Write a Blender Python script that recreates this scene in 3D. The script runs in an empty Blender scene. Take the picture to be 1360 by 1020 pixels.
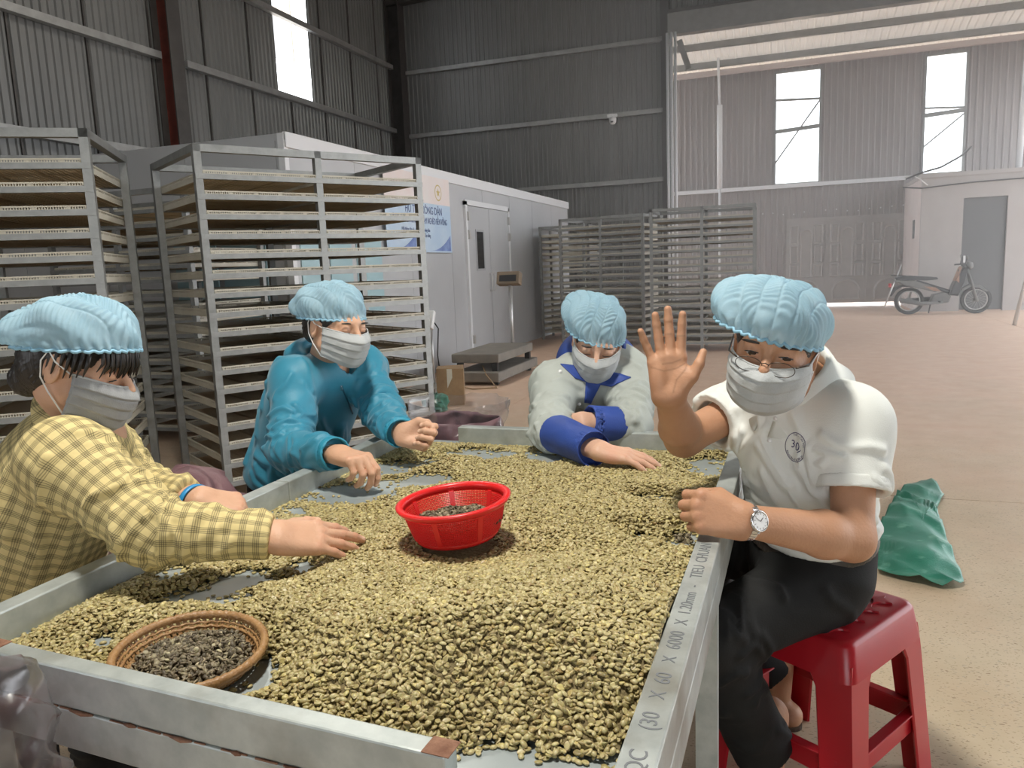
import bpy, math, random
import numpy as np
from math import sin, cos, pi, radians, sqrt
from mathutils import Vector, Matrix

# ------------------------------------------------------------------ camera
FPX = 1020.0                       # focal length in pixels of a 1360 x 1020 frame
CAM = np.array([0.0, 0.0, 1.28])
YAW, PITCH, ROLL = radians(19.6), radians(8.634), radians(2.33)
_f = np.array([-sin(YAW)*cos(PITCH), cos(YAW)*cos(PITCH), -sin(PITCH)])
_r0 = np.array([cos(YAW), sin(YAW), 0.0]); _u0 = np.cross(_r0, _f)
CR = _r0*cos(ROLL) - _u0*sin(ROLL); CU = _u0*cos(ROLL) + _r0*sin(ROLL); CF = _f
def ray(x, y): return CF + CR*(x-680)/FPX - CU*(y-510)/FPX
def at_z(x, y, z):
    v = ray(x, y); return CAM + v*((z-CAM[2])/v[2])
def at_Y(x, y, Y):
    v = ray(x, y); return CAM + v*(Y/v[1])
def at_X(x, y, X):
    v = ray(x, y); return CAM + v*(X/v[0])
def at_d(x, y, d): return CAM + ray(x, y)*d

scene = bpy.context.scene
COL = scene.collection
cam_data = bpy.data.cameras.new('camera')
cam = bpy.data.objects.new('camera', cam_data); COL.objects.link(cam)
cam_data.sensor_width = 36; cam_data.sensor_fit = 'HORIZONTAL'; cam_data.lens = 36*FPX/1360
cam_data.clip_start = 0.05; cam_data.clip_end = 200
cam.matrix_world = Matrix(((CR[0], CU[0], -CF[0], CAM[0]), (CR[1], CU[1], -CF[1], CAM[1]), (CR[2], CU[2], -CF[2], CAM[2]), (0, 0, 0, 1)))
scene.camera = cam

# ------------------------------------------------------------------ sky, light, exposure
world = bpy.data.worlds.new('sky'); scene.world = world; world.use_nodes = True
_wn = world.node_tree.nodes; _bg = _wn['Background']
_bg.inputs[0].default_value = (0.93, 0.96, 1.0, 1); _bg.inputs[1].default_value = 3.8
scene.view_settings.view_transform = 'Standard'
scene.view_settings.look = 'None'
scene.view_settings.gamma = 1.0
scene.view_settings.use_curve_mapping = False
scene.view_settings.exposure = 0.16
LAMP_POWER = 100.0
random.seed(7)
RNG = np.random.default_rng(11)

# ------------------------------------------------------------------ helpers
def tag(o, label=None, cat=None, group=None, kind=None):
    if label: o['label'] = label
    if cat: o['category'] = cat
    if group: o['group'] = group
    if kind: o['kind'] = kind
    return o
def empty(name, loc=(0, 0, 0), rz=0.0):
    o = bpy.data.objects.new(name, None); COL.objects.link(o)
    o.location = Vector([float(c) for c in loc]); o.rotation_euler = (0, 0, rz); o.empty_display_size = 0.05
    return o
def thing(name, label, cat, loc=(0, 0, 0), rz=0.0, group=None):
    return tag(empty(name, loc, rz), label, cat, group)
def link_mesh(name, me, mat=None, parent=None):
    o = bpy.data.objects.new(name, me); COL.objects.link(o)
    if mat is not None and not me.materials: me.materials.append(mat)
    if parent is not None: o.parent = parent
    return o
def copy_tree(o, parent=None):
    c = o.copy(); COL.objects.link(c); c.parent = parent
    for ch in o.children: copy_tree(ch, c)
    return c

class MB:
    """collects shapes; build() links them as one mesh object"""
    def __init__(s): s.v = []; s.f = []; s.m = []; s.mi = 0
    def add(s, vs, fs):
        b = len(s.v); s.v.extend([tuple(float(c) for c in p) for p in vs]); s.f.extend([tuple(i+b for i in f) for f in fs]); s.m.extend([s.mi]*len(fs))
        return s
    def box(s, c, size, rot=None):
        hx, hy, hz = [q/2 for q in size]
        vs = [(-hx,-hy,-hz),(hx,-hy,-hz),(hx,hy,-hz),(-hx,hy,-hz),(-hx,-hy,hz),(hx,-hy,hz),(hx,hy,hz),(-hx,hy,hz)]
        if rot is not None: vs = [tuple(rot @ Vector(p)) for p in vs]
        vs = [(p[0]+c[0], p[1]+c[1], p[2]+c[2]) for p in vs]
        return s.add(vs, [(0,3,2,1),(4,5,6,7),(0,1,5,4),(1,2,6,5),(2,3,7,6),(3,0,4,7)])
    def box2(s, a, b): return s.box([(a[i]+b[i])/2 for i in range(3)], [abs(b[i]-a[i]) for i in range(3)])
    def bar(s, a, b, w, h, up=(0, 0, 1)):
        a = Vector([float(c) for c in a]); b = Vector([float(c) for c in b]); d = (b-a); L = d.length; d.normalize()
        u = Vector(up)
        if abs(d.dot(u)) > .98: u = Vector((1, 0, 0))
        x = d.cross(u).normalized(); z = x.cross(d)
        R = Matrix((x, d, z)).transposed()
        return s.box((a+b)/2, (w, L, h), R)
    def tube(s, pts, r, n=8, closed=False, cap=True):
        P = [Vector([float(c) for c in p]) for p in pts]; N = len(P)
        rs = r if hasattr(r, '__len__') else [r]*N
        rings = []; prev = None
        for i in range(N):
            if closed: t = P[(i+1) % N]-P[i-1]
            else: t = P[min(i+1, N-1)]-P[max(i-1, 0)]
            t.normalize()
            if prev is None:
                a = Vector((0, 0, 1)) if abs(t.z) < .9 else Vector((1, 0, 0))
                x = t.cross(a).normalized()
            else:
                x = (prev - t*prev.dot(t)).normalized()
            prev = x; y = t.cross(x)
            rings.append([P[i] + (x*cos(2*pi*k/n)+y*sin(2*pi*k/n))*rs[i] for k in range(n)])
        vs = [p for rg in rings for p in rg]; fs = []
        M = N if closed else N-1
        for i in range(M):
            a = i*n; b = ((i+1) % N)*n
            for k in range(n): fs.append((a+k, a+(k+1) % n, b+(k+1) % n, b+k))
        if cap and not closed:
            fs.append(tuple(range(n))[::-1]); fs.append(tuple((N-1)*n+k for k in range(n)))
        return s.add(vs, fs)
    def lathe(s, prof, n=32, c=(0, 0, 0), sx=1.0, sy=1.0, close=False):
        vs = []; fs = []
        for r, z in prof:
            for k in range(n): vs.append((c[0]+r*sx*cos(2*pi*k/n), c[1]+r*sy*sin(2*pi*k/n), c[2]+z))
        M = len(prof)
        for i in range(M if close else M-1):
            a = i*n; b = ((i+1) % M)*n
            for k in range(n): fs.append((a+k, a+(k+1) % n, b+(k+1) % n, b+k))
        return s.add(vs, fs)
    def prism(s, poly, a, b, axis=2):
        """polygon in the two other axes, swept between a and b on axis"""
        n = len(poly)
        def put(p, q):
            l = [p[0], p[1]]; l.insert(axis, q); return l
        vs = [put(p, a) for p in poly]+[put(p, b) for p in poly]
        fs = [tuple(range(n))[::-1], tuple(range(n, 2*n))]+[(i, (i+1) % n, n+(i+1) % n, n+i) for i in range(n)]
        return s.add(vs, fs)
    def mesh(s, name, smooth=False):
        me = bpy.data.meshes.new(name); me.from_pydata(s.v, [], s.f); me.update()
        if any(s.m): me.polygons.foreach_set('material_index', s.m)
        if smooth: me.polygons.foreach_set('use_smooth', [True]*len(s.f))
        return me
    def build(s, name, mat=None, parent=None, smooth=False, bevel=0.0, auto=None):
        me = s.mesh(name, smooth)
        mats = mat if isinstance(mat, (list, tuple)) else [mat]
        for m in mats:
            if m is not None: me.materials.append(m)
        o = link_mesh(name, me, None, parent)
        if bevel:
            md = o.modifiers.new('bevel', 'BEVEL'); md.width = bevel; md.segments = 2; md.limit_method = 'ANGLE'; md.angle_limit = radians(40)
        return o
def grid_mesh(name, P, mat=None, parent=None, smooth=True, closed_u=False, thickness=0.0):
    """P: array (nu, nv, 3)"""
    nu, nv = P.shape[:2]
    idx = np.arange(nu*nv).reshape(nu, nv)
    if closed_u: idx = np.vstack([idx, idx[:1]])
    f = np.stack([idx[:-1, :-1], idx[1:, :-1], idx[1:, 1:], idx[:-1, 1:]], -1).reshape(-1, 4)
    me = np_mesh(name, P.reshape(-1, 3), f, smooth)
    if mat: me.materials.append(mat)
    o = link_mesh(name, me, None, parent)
    if thickness:
        md = o.modifiers.new('thickness', 'SOLIDIFY'); md.thickness = thickness; md.offset = 0
    return o
def np_mesh(name, v, f, smooth=True):
    me = bpy.data.meshes.new(name)
    v = np.ascontiguousarray(v, np.float32); f = np.ascontiguousarray(f, np.int32)
    k = f.shape[1]
    me.vertices.add(len(v)); me.vertices.foreach_set('co', v.ravel())
    me.loops.add(f.size); me.loops.foreach_set('vertex_index', f.ravel())
    me.polygons.add(len(f)); me.polygons.foreach_set('loop_start', np.arange(0, f.size, k, dtype=np.int32))
    me.polygons.foreach_set('loop_total', np.full(len(f), k, np.int32))
    if smooth: me.polygons.foreach_set('use_smooth', np.ones(len(f), bool))
    me.update(calc_edges=True); me.validate()
    return me
def rotz(a): return Matrix.Rotation(a, 3, 'Z')

# ------------------------------------------------------------------ materials
def mat(name, color, rough=.5, metal=0.0, var=None, vscale=8.0, vdetail=4.0, bump=0.0, bscale=40.0, spec=.5, trans=0.0, alpha=1.0, stretch=None, coord='Object', sheen=0.0, sss=0.0, rvar=0.0, color3=None, c3scale=2.0, c3lo=.55, c3hi=.7):
    m = bpy.data.materials.new(name); m.use_nodes = True
    nt = m.node_tree; N = nt.nodes; L = nt.links; P = N['Principled BSDF']
    P.inputs['Roughness'].default_value = rough; P.inputs['Metallic'].default_value = metal
    P.inputs['Specular IOR Level'].default_value = spec; P.inputs['Alpha'].default_value = alpha
    P.inputs['Base Color'].default_value = (*color, 1)
    if trans: P.inputs['Transmission Weight'].default_value = trans
    if sheen: P.inputs['Sheen Weight'].default_value = sheen
    if sss:
        P.inputs['Subsurface Weight'].default_value = sss; P.inputs['Subsurface Radius'].default_value = (.012, .005, .003)
    tc = N.new('ShaderNodeTexCoord'); vec = tc.outputs[coord]
    if stretch:
        mp = N.new('ShaderNodeMapping'); mp.inputs['Scale'].default_value = stretch; L.new(vec, mp.inputs[0]); vec = mp.outputs[0]
    if var is not None:
        n = N.new('ShaderNodeTexNoise'); n.inputs['Scale'].default_value = vscale; n.inputs['Detail'].default_value = vdetail; n.inputs['Roughness'].default_value = .6
        L.new(vec, n.inputs['Vector'])
        r = N.new('ShaderNodeValToRGB'); r.color_ramp.elements[0].position = .32; r.color_ramp.elements[1].position = .68
        r.color_ramp.elements[0].color = (*color, 1); r.color_ramp.elements[1].color = (*var, 1)
        L.new(n.outputs['Fac'], r.inputs[0]); out = r.outputs[0]
        if color3 is not None:
            n3 = N.new('ShaderNodeTexNoise'); n3.inputs['Scale'].default_value = c3scale; n3.inputs['Detail'].default_value = 6
            L.new(vec, n3.inputs['Vector'])
            r3 = N.new('ShaderNodeValToRGB'); r3.color_ramp.elements[0].position = c3lo; r3.color_ramp.elements[1].position = c3hi
            L.new(n3.outputs['Fac'], r3.inputs[0])
            mx = N.new('ShaderNodeMix'); mx.data_type = 'RGBA'; mx.inputs['B'].default_value = (*color3, 1)
            L.new(r3.outputs[0], mx.inputs['Factor']); L.new(out, mx.inputs['A']); out = mx.outputs['Result']
        L.new(out, P.inputs['Base Color'])
        if rvar:
            mr = N.new('ShaderNodeMapRange'); mr.inputs['To Min'].default_value = rough-rvar; mr.inputs['To Max'].default_value = rough+rvar
            L.new(n.outputs['Fac'], mr.inputs[0]); L.new(mr.outputs[0], P.inputs['Roughness'])
    if bump:
        nb = N.new('ShaderNodeTexNoise'); nb.inputs['Scale'].default_value = bscale; nb.inputs['Detail'].default_value = 3
        L.new(vec, nb.inputs['Vector'])
        b = N.new('ShaderNodeBump'); b.inputs['Strength'].default_value = bump; b.inputs['Distance'].default_value = .01
        L.new(nb.outputs['Fac'], b.inputs['Height']); L.new(b.outputs[0], P.inputs['Normal'])
    return m
def add_translucent(m, fac, color, transparent=0.0):
    """mix the surface with diffuse transmission (thin sheet) and a little see-through"""
    nt = m.node_tree; N = nt.nodes; L = nt.links; P = N['Principled BSDF']; O = N['Material Output']
    t = N.new('ShaderNodeBsdfTranslucent'); t.inputs[0].default_value = (*color, 1)
    mx = N.new('ShaderNodeMixShader'); mx.inputs[0].default_value = fac
    L.new(P.outputs[0], mx.inputs[1]); L.new(t.outputs[0], mx.inputs[2]); out = mx.outputs[0]
    if transparent:
        tr = N.new('ShaderNodeBsdfTransparent'); m2 = N.new('ShaderNodeMixShader'); m2.inputs[0].default_value = transparent
        L.new(out, m2.inputs[1]); L.new(tr.outputs[0], m2.inputs[2]); out = m2.outputs[0]
    L.new(out, O.inputs[0]); return m

M = {}
M['sheet_wall'] = mat('painted_steel_sheet', (.15, .153, .15), .40, .25, var=(.19, .19, .185), vscale=1.2, stretch=(3, 3, .4), bump=.05, bscale=6)
M['sheet_annex'] = mat('painted_steel_sheet_brown', (.30, .27, .26), .45, .2, var=(.36, .325, .31), vscale=1.5, stretch=(3, 3, .4))
M['girt'] = mat('galvanised_girt', (.28, .28, .27), .45, .5, var=(.36, .36, .35), vscale=6)
M['column_red'] = mat('red_primer_steel', (.20, .045, .03), .55, .1, var=(.13, .03, .022), vscale=5)
M['column_dark'] = mat('dark_steel', (.055, .05, .048), .55, .3, var=(.08, .075, .07), vscale=4)
M['galv'] = mat('galvanised_steel', (.23, .235, .225), .46, .6, var=(.31, .315, .305), vscale=14, bump=.04, bscale=60, rvar=.08, color3=(.34, .33, .30), c3scale=5, c3lo=.6, c3hi=.8)
M['galv_table'] = mat('zinc_coated_tube', (.40, .44, .43), .42, .45, var=(.53, .57, .55), vscale=22, bump=.05, bscale=60, rvar=.08, color3=(.26, .25, .21), c3scale=6, c3lo=.52, c3hi=.74)
M['rust'] = mat('rust', (.16, .07, .04), .85, .0, var=(.30, .16, .10), vscale=40, bump=.5, bscale=80)
M['tray'] = mat('cream_plastic', (.56, .535, .45), .45, var=(.47, .43, .34), vscale=3, bump=.03)
M['tray_mesh'] = add_translucent(mat('shade_tinted_mesh', (.62, .54, .41), .55, var=(.46, .36, .25), vscale=4), .5, (.80, .71, .55))  # brown mottling puts the shade inside the trays into the mesh colour
M['white_panel'] = mat('white_insulated_panel', (.55, .56, .57), .42, .05, var=(.49, .50, .51), vscale=1.0)
M['white_trim'] = mat('white_trim', (.80, .81, .82), .4)
M['grey_trim'] = mat('grey_trim', (.42, .43, .44), .5)
M['glass_dark'] = mat('dark_window', (.03, .032, .034), .12)
M['blue_panel'] = mat('pale_blue_panel', (.42, .60, .64), .35, var=(.36, .54, .58), vscale=2)
M['plaster'] = mat('grey_plaster', (.40, .37, .35), .85, var=(.45, .42, .40), vscale=2.5, bump=.05, bscale=20)
M['plaster_light'] = mat('pale_plaster', (.60, .52, .49), .85, var=(.66, .58, .55), vscale=2.5)
M['gate'] = mat('grey_painted_gate', (.40, .375, .36), .5, .1, var=(.47, .44, .42), vscale=4, bump=.04, bscale=12)
M['black'] = mat('black_plastic', (.02, .02, .02), .45)
M['white'] = mat('white_paint', (.8, .8, .79), .4)
M['card'] = mat('brown_cardboard', (.33, .22, .12), .8, var=(.26, .165, .09), vscale=8)
M['steel_dusty'] = mat('dusty_steel', (.20, .185, .165), .6, .3, var=(.26, .235, .20), vscale=6)
M['loop'] = mat('white_elastic', (.75, .75, .74), .7)
M['pole_light'] = mat('bare_steel_pole', (.55, .54, .52), .35, .6)
# ================================================================== the hall
XL, YB, YA, XR, ZE = -8.69, 17.0, 20.8, 6.3, 7.4      # left wall, back wall, annex wall, right side, eave height
def struct(o): o['kind'] = 'structure'; return o

# floor: speckled terrazzo slabs, dustier and redder towards the gate
def floor_mat():
    m = bpy.data.materials.new('dusty_terrazzo'); m.use_nodes = True
    nt = m.node_tree; N = nt.nodes; L = nt.links; P = N['Principled BSDF']
    tc = N.new('ShaderNodeTexCoord'); geo = N.new('ShaderNodeNewGeometry'); vec = geo.outputs['Position']
    def noise(s, d=5, r=.6):
        n = N.new('ShaderNodeTexNoise'); n.inputs['Scale'].default_value = s; n.inputs['Detail'].default_value = d; n.inputs['Roughness'].default_value = r
        L.new(vec, n.inputs['Vector']); return n.outputs['Fac']
    def ramp(x, a, b, ca, cb):
        r = N.new('ShaderNodeValToRGB'); r.color_ramp.elements[0].position = a; r.color_ramp.elements[1].position = b
        r.color_ramp.elements[0].color = (*ca, 1); r.color_ramp.elements[1].color = (*cb, 1); L.new(x, r.inputs[0]); return r.outputs[0]
    def mix(f, a, b):
        x = N.new('ShaderNodeMix'); x.data_type = 'RGBA'
        L.new(f, x.inputs['Factor'])
        for s, q in (('A', a), ('B', b)):
            if isinstance(q, tuple): x.inputs[s].default_value = (*q, 1)
            else: L.new(q, x.inputs[s])
        return x.outputs['Result']
    base = ramp(noise(1.6, 6), .35, .68, (.50, .405, .27), (.61, .51, .365))
    # stone chips
    def chips(scale, thr, rot):
        mp = N.new('ShaderNodeMapping'); mp.inputs['Scale'].default_value = (1, 1.9, 1); mp.inputs['Rotation'].default_value = (0, 0, rot); L.new(vec, mp.inputs[0])
        dn = N.new('ShaderNodeTexNoise'); dn.inputs['Scale'].default_value = 30
        L.new(mp.outputs[0], dn.inputs['Vector'])
        ad = N.new('ShaderNodeMixRGB'); ad.blend_type = 'ADD'; ad.inputs[0].default_value = .03; L.new(mp.outputs[0], ad.inputs[1]); L.new(dn.outputs['Color'], ad.inputs[2])
        v = N.new('ShaderNodeTexVoronoi'); v.inputs['Scale'].default_value = scale; L.new(ad.outputs[0], v.inputs['Vector'])
        d = ramp(v.outputs['Distance'], thr, thr+.03, (1, 1, 1), (0, 0, 0))
        sp = N.new('ShaderNodeSeparateColor'); L.new(v.outputs['Color'], sp.inputs[0])
        k = ramp(sp.outputs[0], .38, .45, (0, 0, 0), (1, 1, 1))
        mm = N.new('ShaderNodeMath'); mm.operation = 'MULTIPLY'; L.new(d, mm.inputs[0]); L.new(k, mm.inputs[1])
        return mm.outputs[0], sp.outputs[1]
    c1, h1 = chips(52, .24, .5); c2, h2 = chips(85, .24, -.8)
    chipcol = ramp(h1, .2, .8, (.27, .20, .12), (.42, .36, .27))
    b2 = mix(c1, base, chipcol); b3 = mix(c2, b2, (.36, .28, .17))
    # red dust tracked in from the gate
    sx = N.new('ShaderNodeSeparateXYZ'); L.new(vec, sx.inputs[0])
    mr = N.new('ShaderNodeMapRange'); mr.inputs['From Min'].default_value = 2.5; mr.inputs['From Max'].default_value = 9; L.new(sx.outputs['Y'], mr.inputs[0])
    dn = noise(.9, 7, .65)
    a = N.new('ShaderNodeMath'); a.operation = 'MULTIPLY_ADD'; a.inputs[1].default_value = 1.3; a.inputs[2].default_value = -.55; L.new(dn, a.inputs[0])
    s = N.new('ShaderNodeMath'); s.operation = 'ADD'; s.use_clamp = True; L.new(mr.outputs[0], s.inputs[0]); L.new(a.outputs[0], s.inputs[1])
    dustc = ramp(noise(6, 6), .3, .7, (.68, .44, .31), (.78, .56, .42))
    sc = N.new('ShaderNodeMath'); sc.operation = 'MULTIPLY'; sc.inputs[1].default_value = .9; L.new(s.outputs[0], sc.inputs[0])
    col = mix(sc.outputs[0], b3, dustc)
    L.new(col, P.inputs['Base Color'])
    rr = N.new('ShaderNodeMapRange'); rr.inputs['To Min'].default_value = .25; rr.inputs['To Max'].default_value = .62; L.new(noise(5, 6, .7), rr.inputs[0])
    L.new(rr.outputs[0], P.inputs['Roughness'])
    b = N.new('ShaderNodeBump'); b.inputs['Strength'].default_value = .25; b.inputs['Distance'].default_value = .008; L.new(noise(9, 6, .65), b.inputs['Height']); L.new(b.outputs[0], P.inputs['Normal'])
    return m
M['floor'] = floor_mat()
floor = struct(empty('floor'))
xs = [-9.2, -2.4, 3.6, 30.0]; ys = [-7.0, -1.7, 4.37, 10.4, 16.4, 22.5]
for i in range(3):
    for j in range(5):
        mb = MB(); mb.box2((xs[i]+.003, ys[j]+.003, -.12), (xs[i+1]-.003, ys[j+1]-.003, 0)); mb.build('slab', M['floor'], floor)
mb = MB(); mb.box2((-9.2, -7, -.2), (30, 22.5, -.12)); mb.build('subfloor', M['card'], floor)
mb = MB(); mb.box2((-60, 22.5, -.25), (60, 70, -.06)); struct(mb.build('ground_outside', mat('sunlit_ground', (.55, .42, .30), .9)))

# corrugated sheet cladding, one object for each sheet
_sheet_cache = {}
def sheet(parent, matname, origin, along, height, width=1.0, pitch=.125, depth=.022, out=(0, -1, 0), name='wall_sheet'):
    """origin = lower corner; along = unit vector of the wall; ribs stand out along `out`"""
    key = (round(height, 3), round(width, 3), matname, pitch)
    if key not in _sheet_cache:
        n = max(1, round(width/pitch)); p = width/n
        xs_, ds = [0], [0]
        for k in range(n):
            for fx, dd in ((.30, 0), (.42, 1), (.58, 1), (.70, 0)):
                xs_.append((k+fx)*p); ds.append(dd*depth)
        xs_.append(width); ds.append(0)
        vs = [(x, -d, 0) for x, d in zip(xs_, ds)]+[(x, -d, height) for x, d in zip(xs_, ds)]
        q = len(xs_); fs = [(i, i+1, q+i+1, q+i) for i in range(q-1)]
        me = bpy.data.meshes.new('wall_sheet'); me.from_pydata(vs, [], fs); me.update(); me.materials.append(M[matname]); _sheet_cache[key] = me
    o = bpy.data.objects.new(name, _sheet_cache[key]); COL.objects.link(o); o.parent = parent
    a = Vector(along); nrm = -Vector(out); up = Vector((0, 0, 1))
    o.matrix_world = Matrix.Translation(Vector(origin)) @ Matrix((a, nrm, up)).transposed().to_4x4()
    return o
# left wall: sheets between the girts are one length each, side laps show
wl = struct(empty('wall_left'))
SW = 1.13
WY0, WY1 = 12.42, 13.50
y = 7.12-10*SW; k = 0
while y < YB-.01:
    w = min(SW, YB-y)
    off = .006*(k % 2)
    if abs(y-12.77) < .9 and False: pass
    if y < WY1-.02 and y+w > WY0+.02:
        a0, a1 = max(y, WY0), min(y+w, WY1)
        sheet(wl, 'sheet_wall', (XL+off, y, 0), (0, 1, 0), 4.53, w, .115, out=(1, 0, 0))
        if a0-y > .02: sheet(wl, 'sheet_wall', (XL+off, y, 4.53), (0, 1, 0), ZE+.4-4.53, a0-y, .115, out=(1, 0, 0))
        if y+w-a1 > .02: sheet(wl, 'sheet_wall', (XL+off, a1, 4.53), (0, 1, 0), ZE+.4-4.53, y+w-a1, .115, out=(1, 0, 0))
    else:
        sheet(wl, 'sheet_wall', (XL+off, y, 0), (0, 1, 0), ZE+.4, w, .115, out=(1, 0, 0))
    # dark side lap between neighbours
    mb = MB(); mb.box2((XL+.002, y-.014, 0), (XL+.03, y+.014, 4.5 if WY0-.1 < y < WY1+.1 else ZE+.3)); mb.build('sheet_lap', M['column_dark'], wl)
    y += w; k += 1
for z in (1.6, 3.12, 4.53, 5.95):
    for a, b in ((-5, 9.46), (9.98, 16.75)):
        mb = MB(); mb.box2((XL+.03, a, z-.05), (XL+.13, b, z+.05)); struct(mb.build('trim_girt', M['girt']))
# I-section columns on the left wall: red primer web, flanges painted dark as their shaded faces
def column(name, x0, y0, z1, label_mat, w=.26, d=.5):
    c = struct(empty(name, (x0, y0, 0)))
    mb = MB(); mb.box((.02, 0, z1/2), (.02, w, z1)); mb.build('flange', M['column_dark'], c)
    mb = MB(); mb.box((d, 0, z1/2), (.02, w, z1)); mb.build('flange', M['column_dark'], c)
    mb = MB(); mb.box((d/2+.01, 0, z1/2), (d-.02, .014, z1)); mb.build('web', M[label_mat], c)
    return c
column('trim_column', XL+.02, 9.55, ZE+.4, 'column_red', .26, .30)
column('trim_column', XL+.02, 2.2, ZE+.4, 'column_red')
column('trim_column', XL+.02, 16.8, ZE+.4, 'column_dark', .3, .34)
# translucent panel high in the left wall
win = struct(empty('window_1', (XL, WY0, 4.53)))
M['poly'] = add_translucent(mat('translucent_sheet', (.80, .70, .56), .4, var=(.70, .58, .45), vscale=3), .8, (.95, .84, .68))
sheet(win, 'poly', (XL+.01, WY0, 4.6), (0, 1, 0), ZE+.3-4.6, WY1-WY0, .11, out=(1, 0, 0), name='pane')
mb = MB()
mb.box2((XL, WY0-.03, 4.55), (XL+.05, WY0+.02, ZE+.3)); mb.box2((XL, WY1-.02, 4.55), (XL+.05, WY1+.03, ZE+.3))
mb.build('window_frame', M['girt'], win)

# back wall
wb = struct(empty('wall_back'))
x = XL; k = 0
while x < -2.36:
    w = min(1.07, -2.30-x); sheet(wb, 'sheet_wall', (x-.02, YB-.004*(k % 2), 0), (1, 0, 0), ZE+1.2, w+.03, .107); x += w; k += 1
for z in (1.5, 3.0, 4.405, 5.82):
    mb = MB(); mb.box2((XL+.3, YB-.12, z-.045), (-2.42, YB-.03, z+.045)); struct(mb.build('trim_girt', M['girt']))
mb = MB(); mb.box2((-2.45, YB-.12, 0), (-2.28, YB+.12, 6.6)); struct(mb.build('trim_post', M['column_dark']))
mb = MB()
for dx in (-.25, -.17, -.09): mb.tube([(-2.06+dx, YB-.16, 0), (-2.06+dx, YB-.16, 5.9)], .032, 10)
struct(mb.build('trim_downpipe', M['white_trim'], None, True))
# header over the opening to the annex
wh = struct(empty('wall_header'))
x = -2.3
while x < XR-.1:
    w = min(1.07, XR-x); sheet(wh, 'sheet_wall', (x, YB, 6.25), (1, 0, 0), 2.6, w, .107); x += w
mb = MB(); mb.box2((-2.3, YB-.16, 5.86), (XR, YB+.05, 6.28)); struct(mb.build('trim_header_beam', M['girt']))
mb = MB(); mb.box2((-2.3, YB-.20, 6.28), (XR, YB-.02, 6.34)); struct(mb.build('trim_header_flange', M['column_dark']))

# annex far wall with two tall window openings
wa = struct(empty('wall_annex'))
ZW0, ZW1, ZA = 3.04, 5.72, 5.95
wins = [(-.24, .80), (3.04, 3.89)]
x = -4.2
edges = sorted({-4.2, -3.2, -2.2, -1.2, -.24, .80, 1.8, 2.74, 3.04, 3.89, 4.9, 5.6, 6.3})
for a, b in zip(edges[:-1], edges[1:]):
    lo = 2.17 if -.1 < (a+b)/2 < 2.74 else 0
    if -.24 <= a < .8: 
        sheet(wa, 'sheet_annex', (a, YA, 2.17), (1, 0, 0), ZW0-2.17, b-a, .14)
        sheet(wa, 'sheet_annex', (a, YA, 0), (1, 0, 0), 2.17, .06-a, .14)
        sheet(wa, 'sheet_annex', (a, YA, ZW1), (1, 0, 0), ZA-ZW1, b-a, .14)
    elif abs(a-3.04) < .01:
        sheet(wa, 'sheet_annex', (a, YA, 0), (1, 0, 0), ZW0, b-a, .14); sheet(wa, 'sheet_annex', (a, YA, ZW1), (1, 0, 0), ZA-ZW1, b-a, .14)
    else:
        sheet(wa, 'sheet_annex', (a, YA, lo), (1, 0, 0), ZA-lo, b-a, .14)
mb = MB(); mb.box2((-4.2, YA-.12, 2.95), (2.75, YA-.03, 3.04)); struct(mb.build('trim_girt', M['white_trim']))
mb = MB(); mb.box2((-4.2, YA-.14, 5.80), (XR, YA-.03, 5.92)); struct(mb.build('trim_eave', M['plaster_light']))
# pale discs painted as the dots of daylight through nail holes in the cladding
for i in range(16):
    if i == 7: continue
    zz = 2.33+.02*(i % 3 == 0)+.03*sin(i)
    MB().tube([(-1.0+i*.245, YA-.03, zz), (-1.0+i*.245, YA-.045, zz)], .016, 8).build('daylight_dot', M['white_trim'], wa)
M['pane'] = bpy.data.materials.new('clear_pane'); M['pane'].use_nodes = True
_n = M['pane'].node_tree.nodes; _l = M['pane'].node_tree.links
_t = _n.new('ShaderNodeBsdfTransparent'); _g = _n.new('ShaderNodeBsdfGlossy'); _g.inputs['Roughness'].default_value = .05; _mx = _n.new('ShaderNodeMixShader'); _mx.inputs[0].default_value = .06
_l.new(_t.outputs[0], _mx.inputs[1]); _l.new(_g.outputs[0], _mx.inputs[2]); _l.new(_mx.outputs[0], _n['Material Output'].inputs[0])
for wi, (a, b) in enumerate(wins):
    w = struct(empty('window_%d' % (wi+2), (a, YA, ZW0)))
    mb = MB()
    for xx in (a, b): mb.box((xx-a, 0, (ZW1-ZW0)/2), (.05, .08, ZW1-ZW0))
    mb.box(((b-a)/2, 0, 0), (b-a, .08, .06)); mb.box(((b-a)/2, 0, ZW1-ZW0), (b-a, .08, .06)); mb.build('window_frame', M['girt'], w)
    mb = MB(); mb.box(((b-a)/2, .03, (ZW1-ZW0)/2), (b-a, .004, ZW1-ZW0)); mb.build('pane', M['pane'], w)
    if wi == 0:
        for z0, z1, r in ((2.02, 1.96, .025), (1.27, 1.33, .045)):
            mb = MB(); mb.bar((0, -.06, z0), (b-a, -.06, z1), .05, r*2); mb.build('crossbar', M['girt'], w)
        mb = MB(); mb.bar((0, -.1, .50), (b-a, -.1, 1.95), .035, .035); mb.build('brace', M['girt'], w)
    else:
        for z0, z1, r in ((1.50, 1.44, .02), (1.33, 1.38, .045)):
            mb = MB(); mb.bar((0, -.06, z0), (b-a, -.06, z1), .05, r*2); mb.build('crossbar', M['girt'], w)
        mb = MB(); mb.bar((0, -.1, .62), (b-a, -.1, 1.33), .035, .035); mb.build('brace', M['girt'], w)
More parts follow.
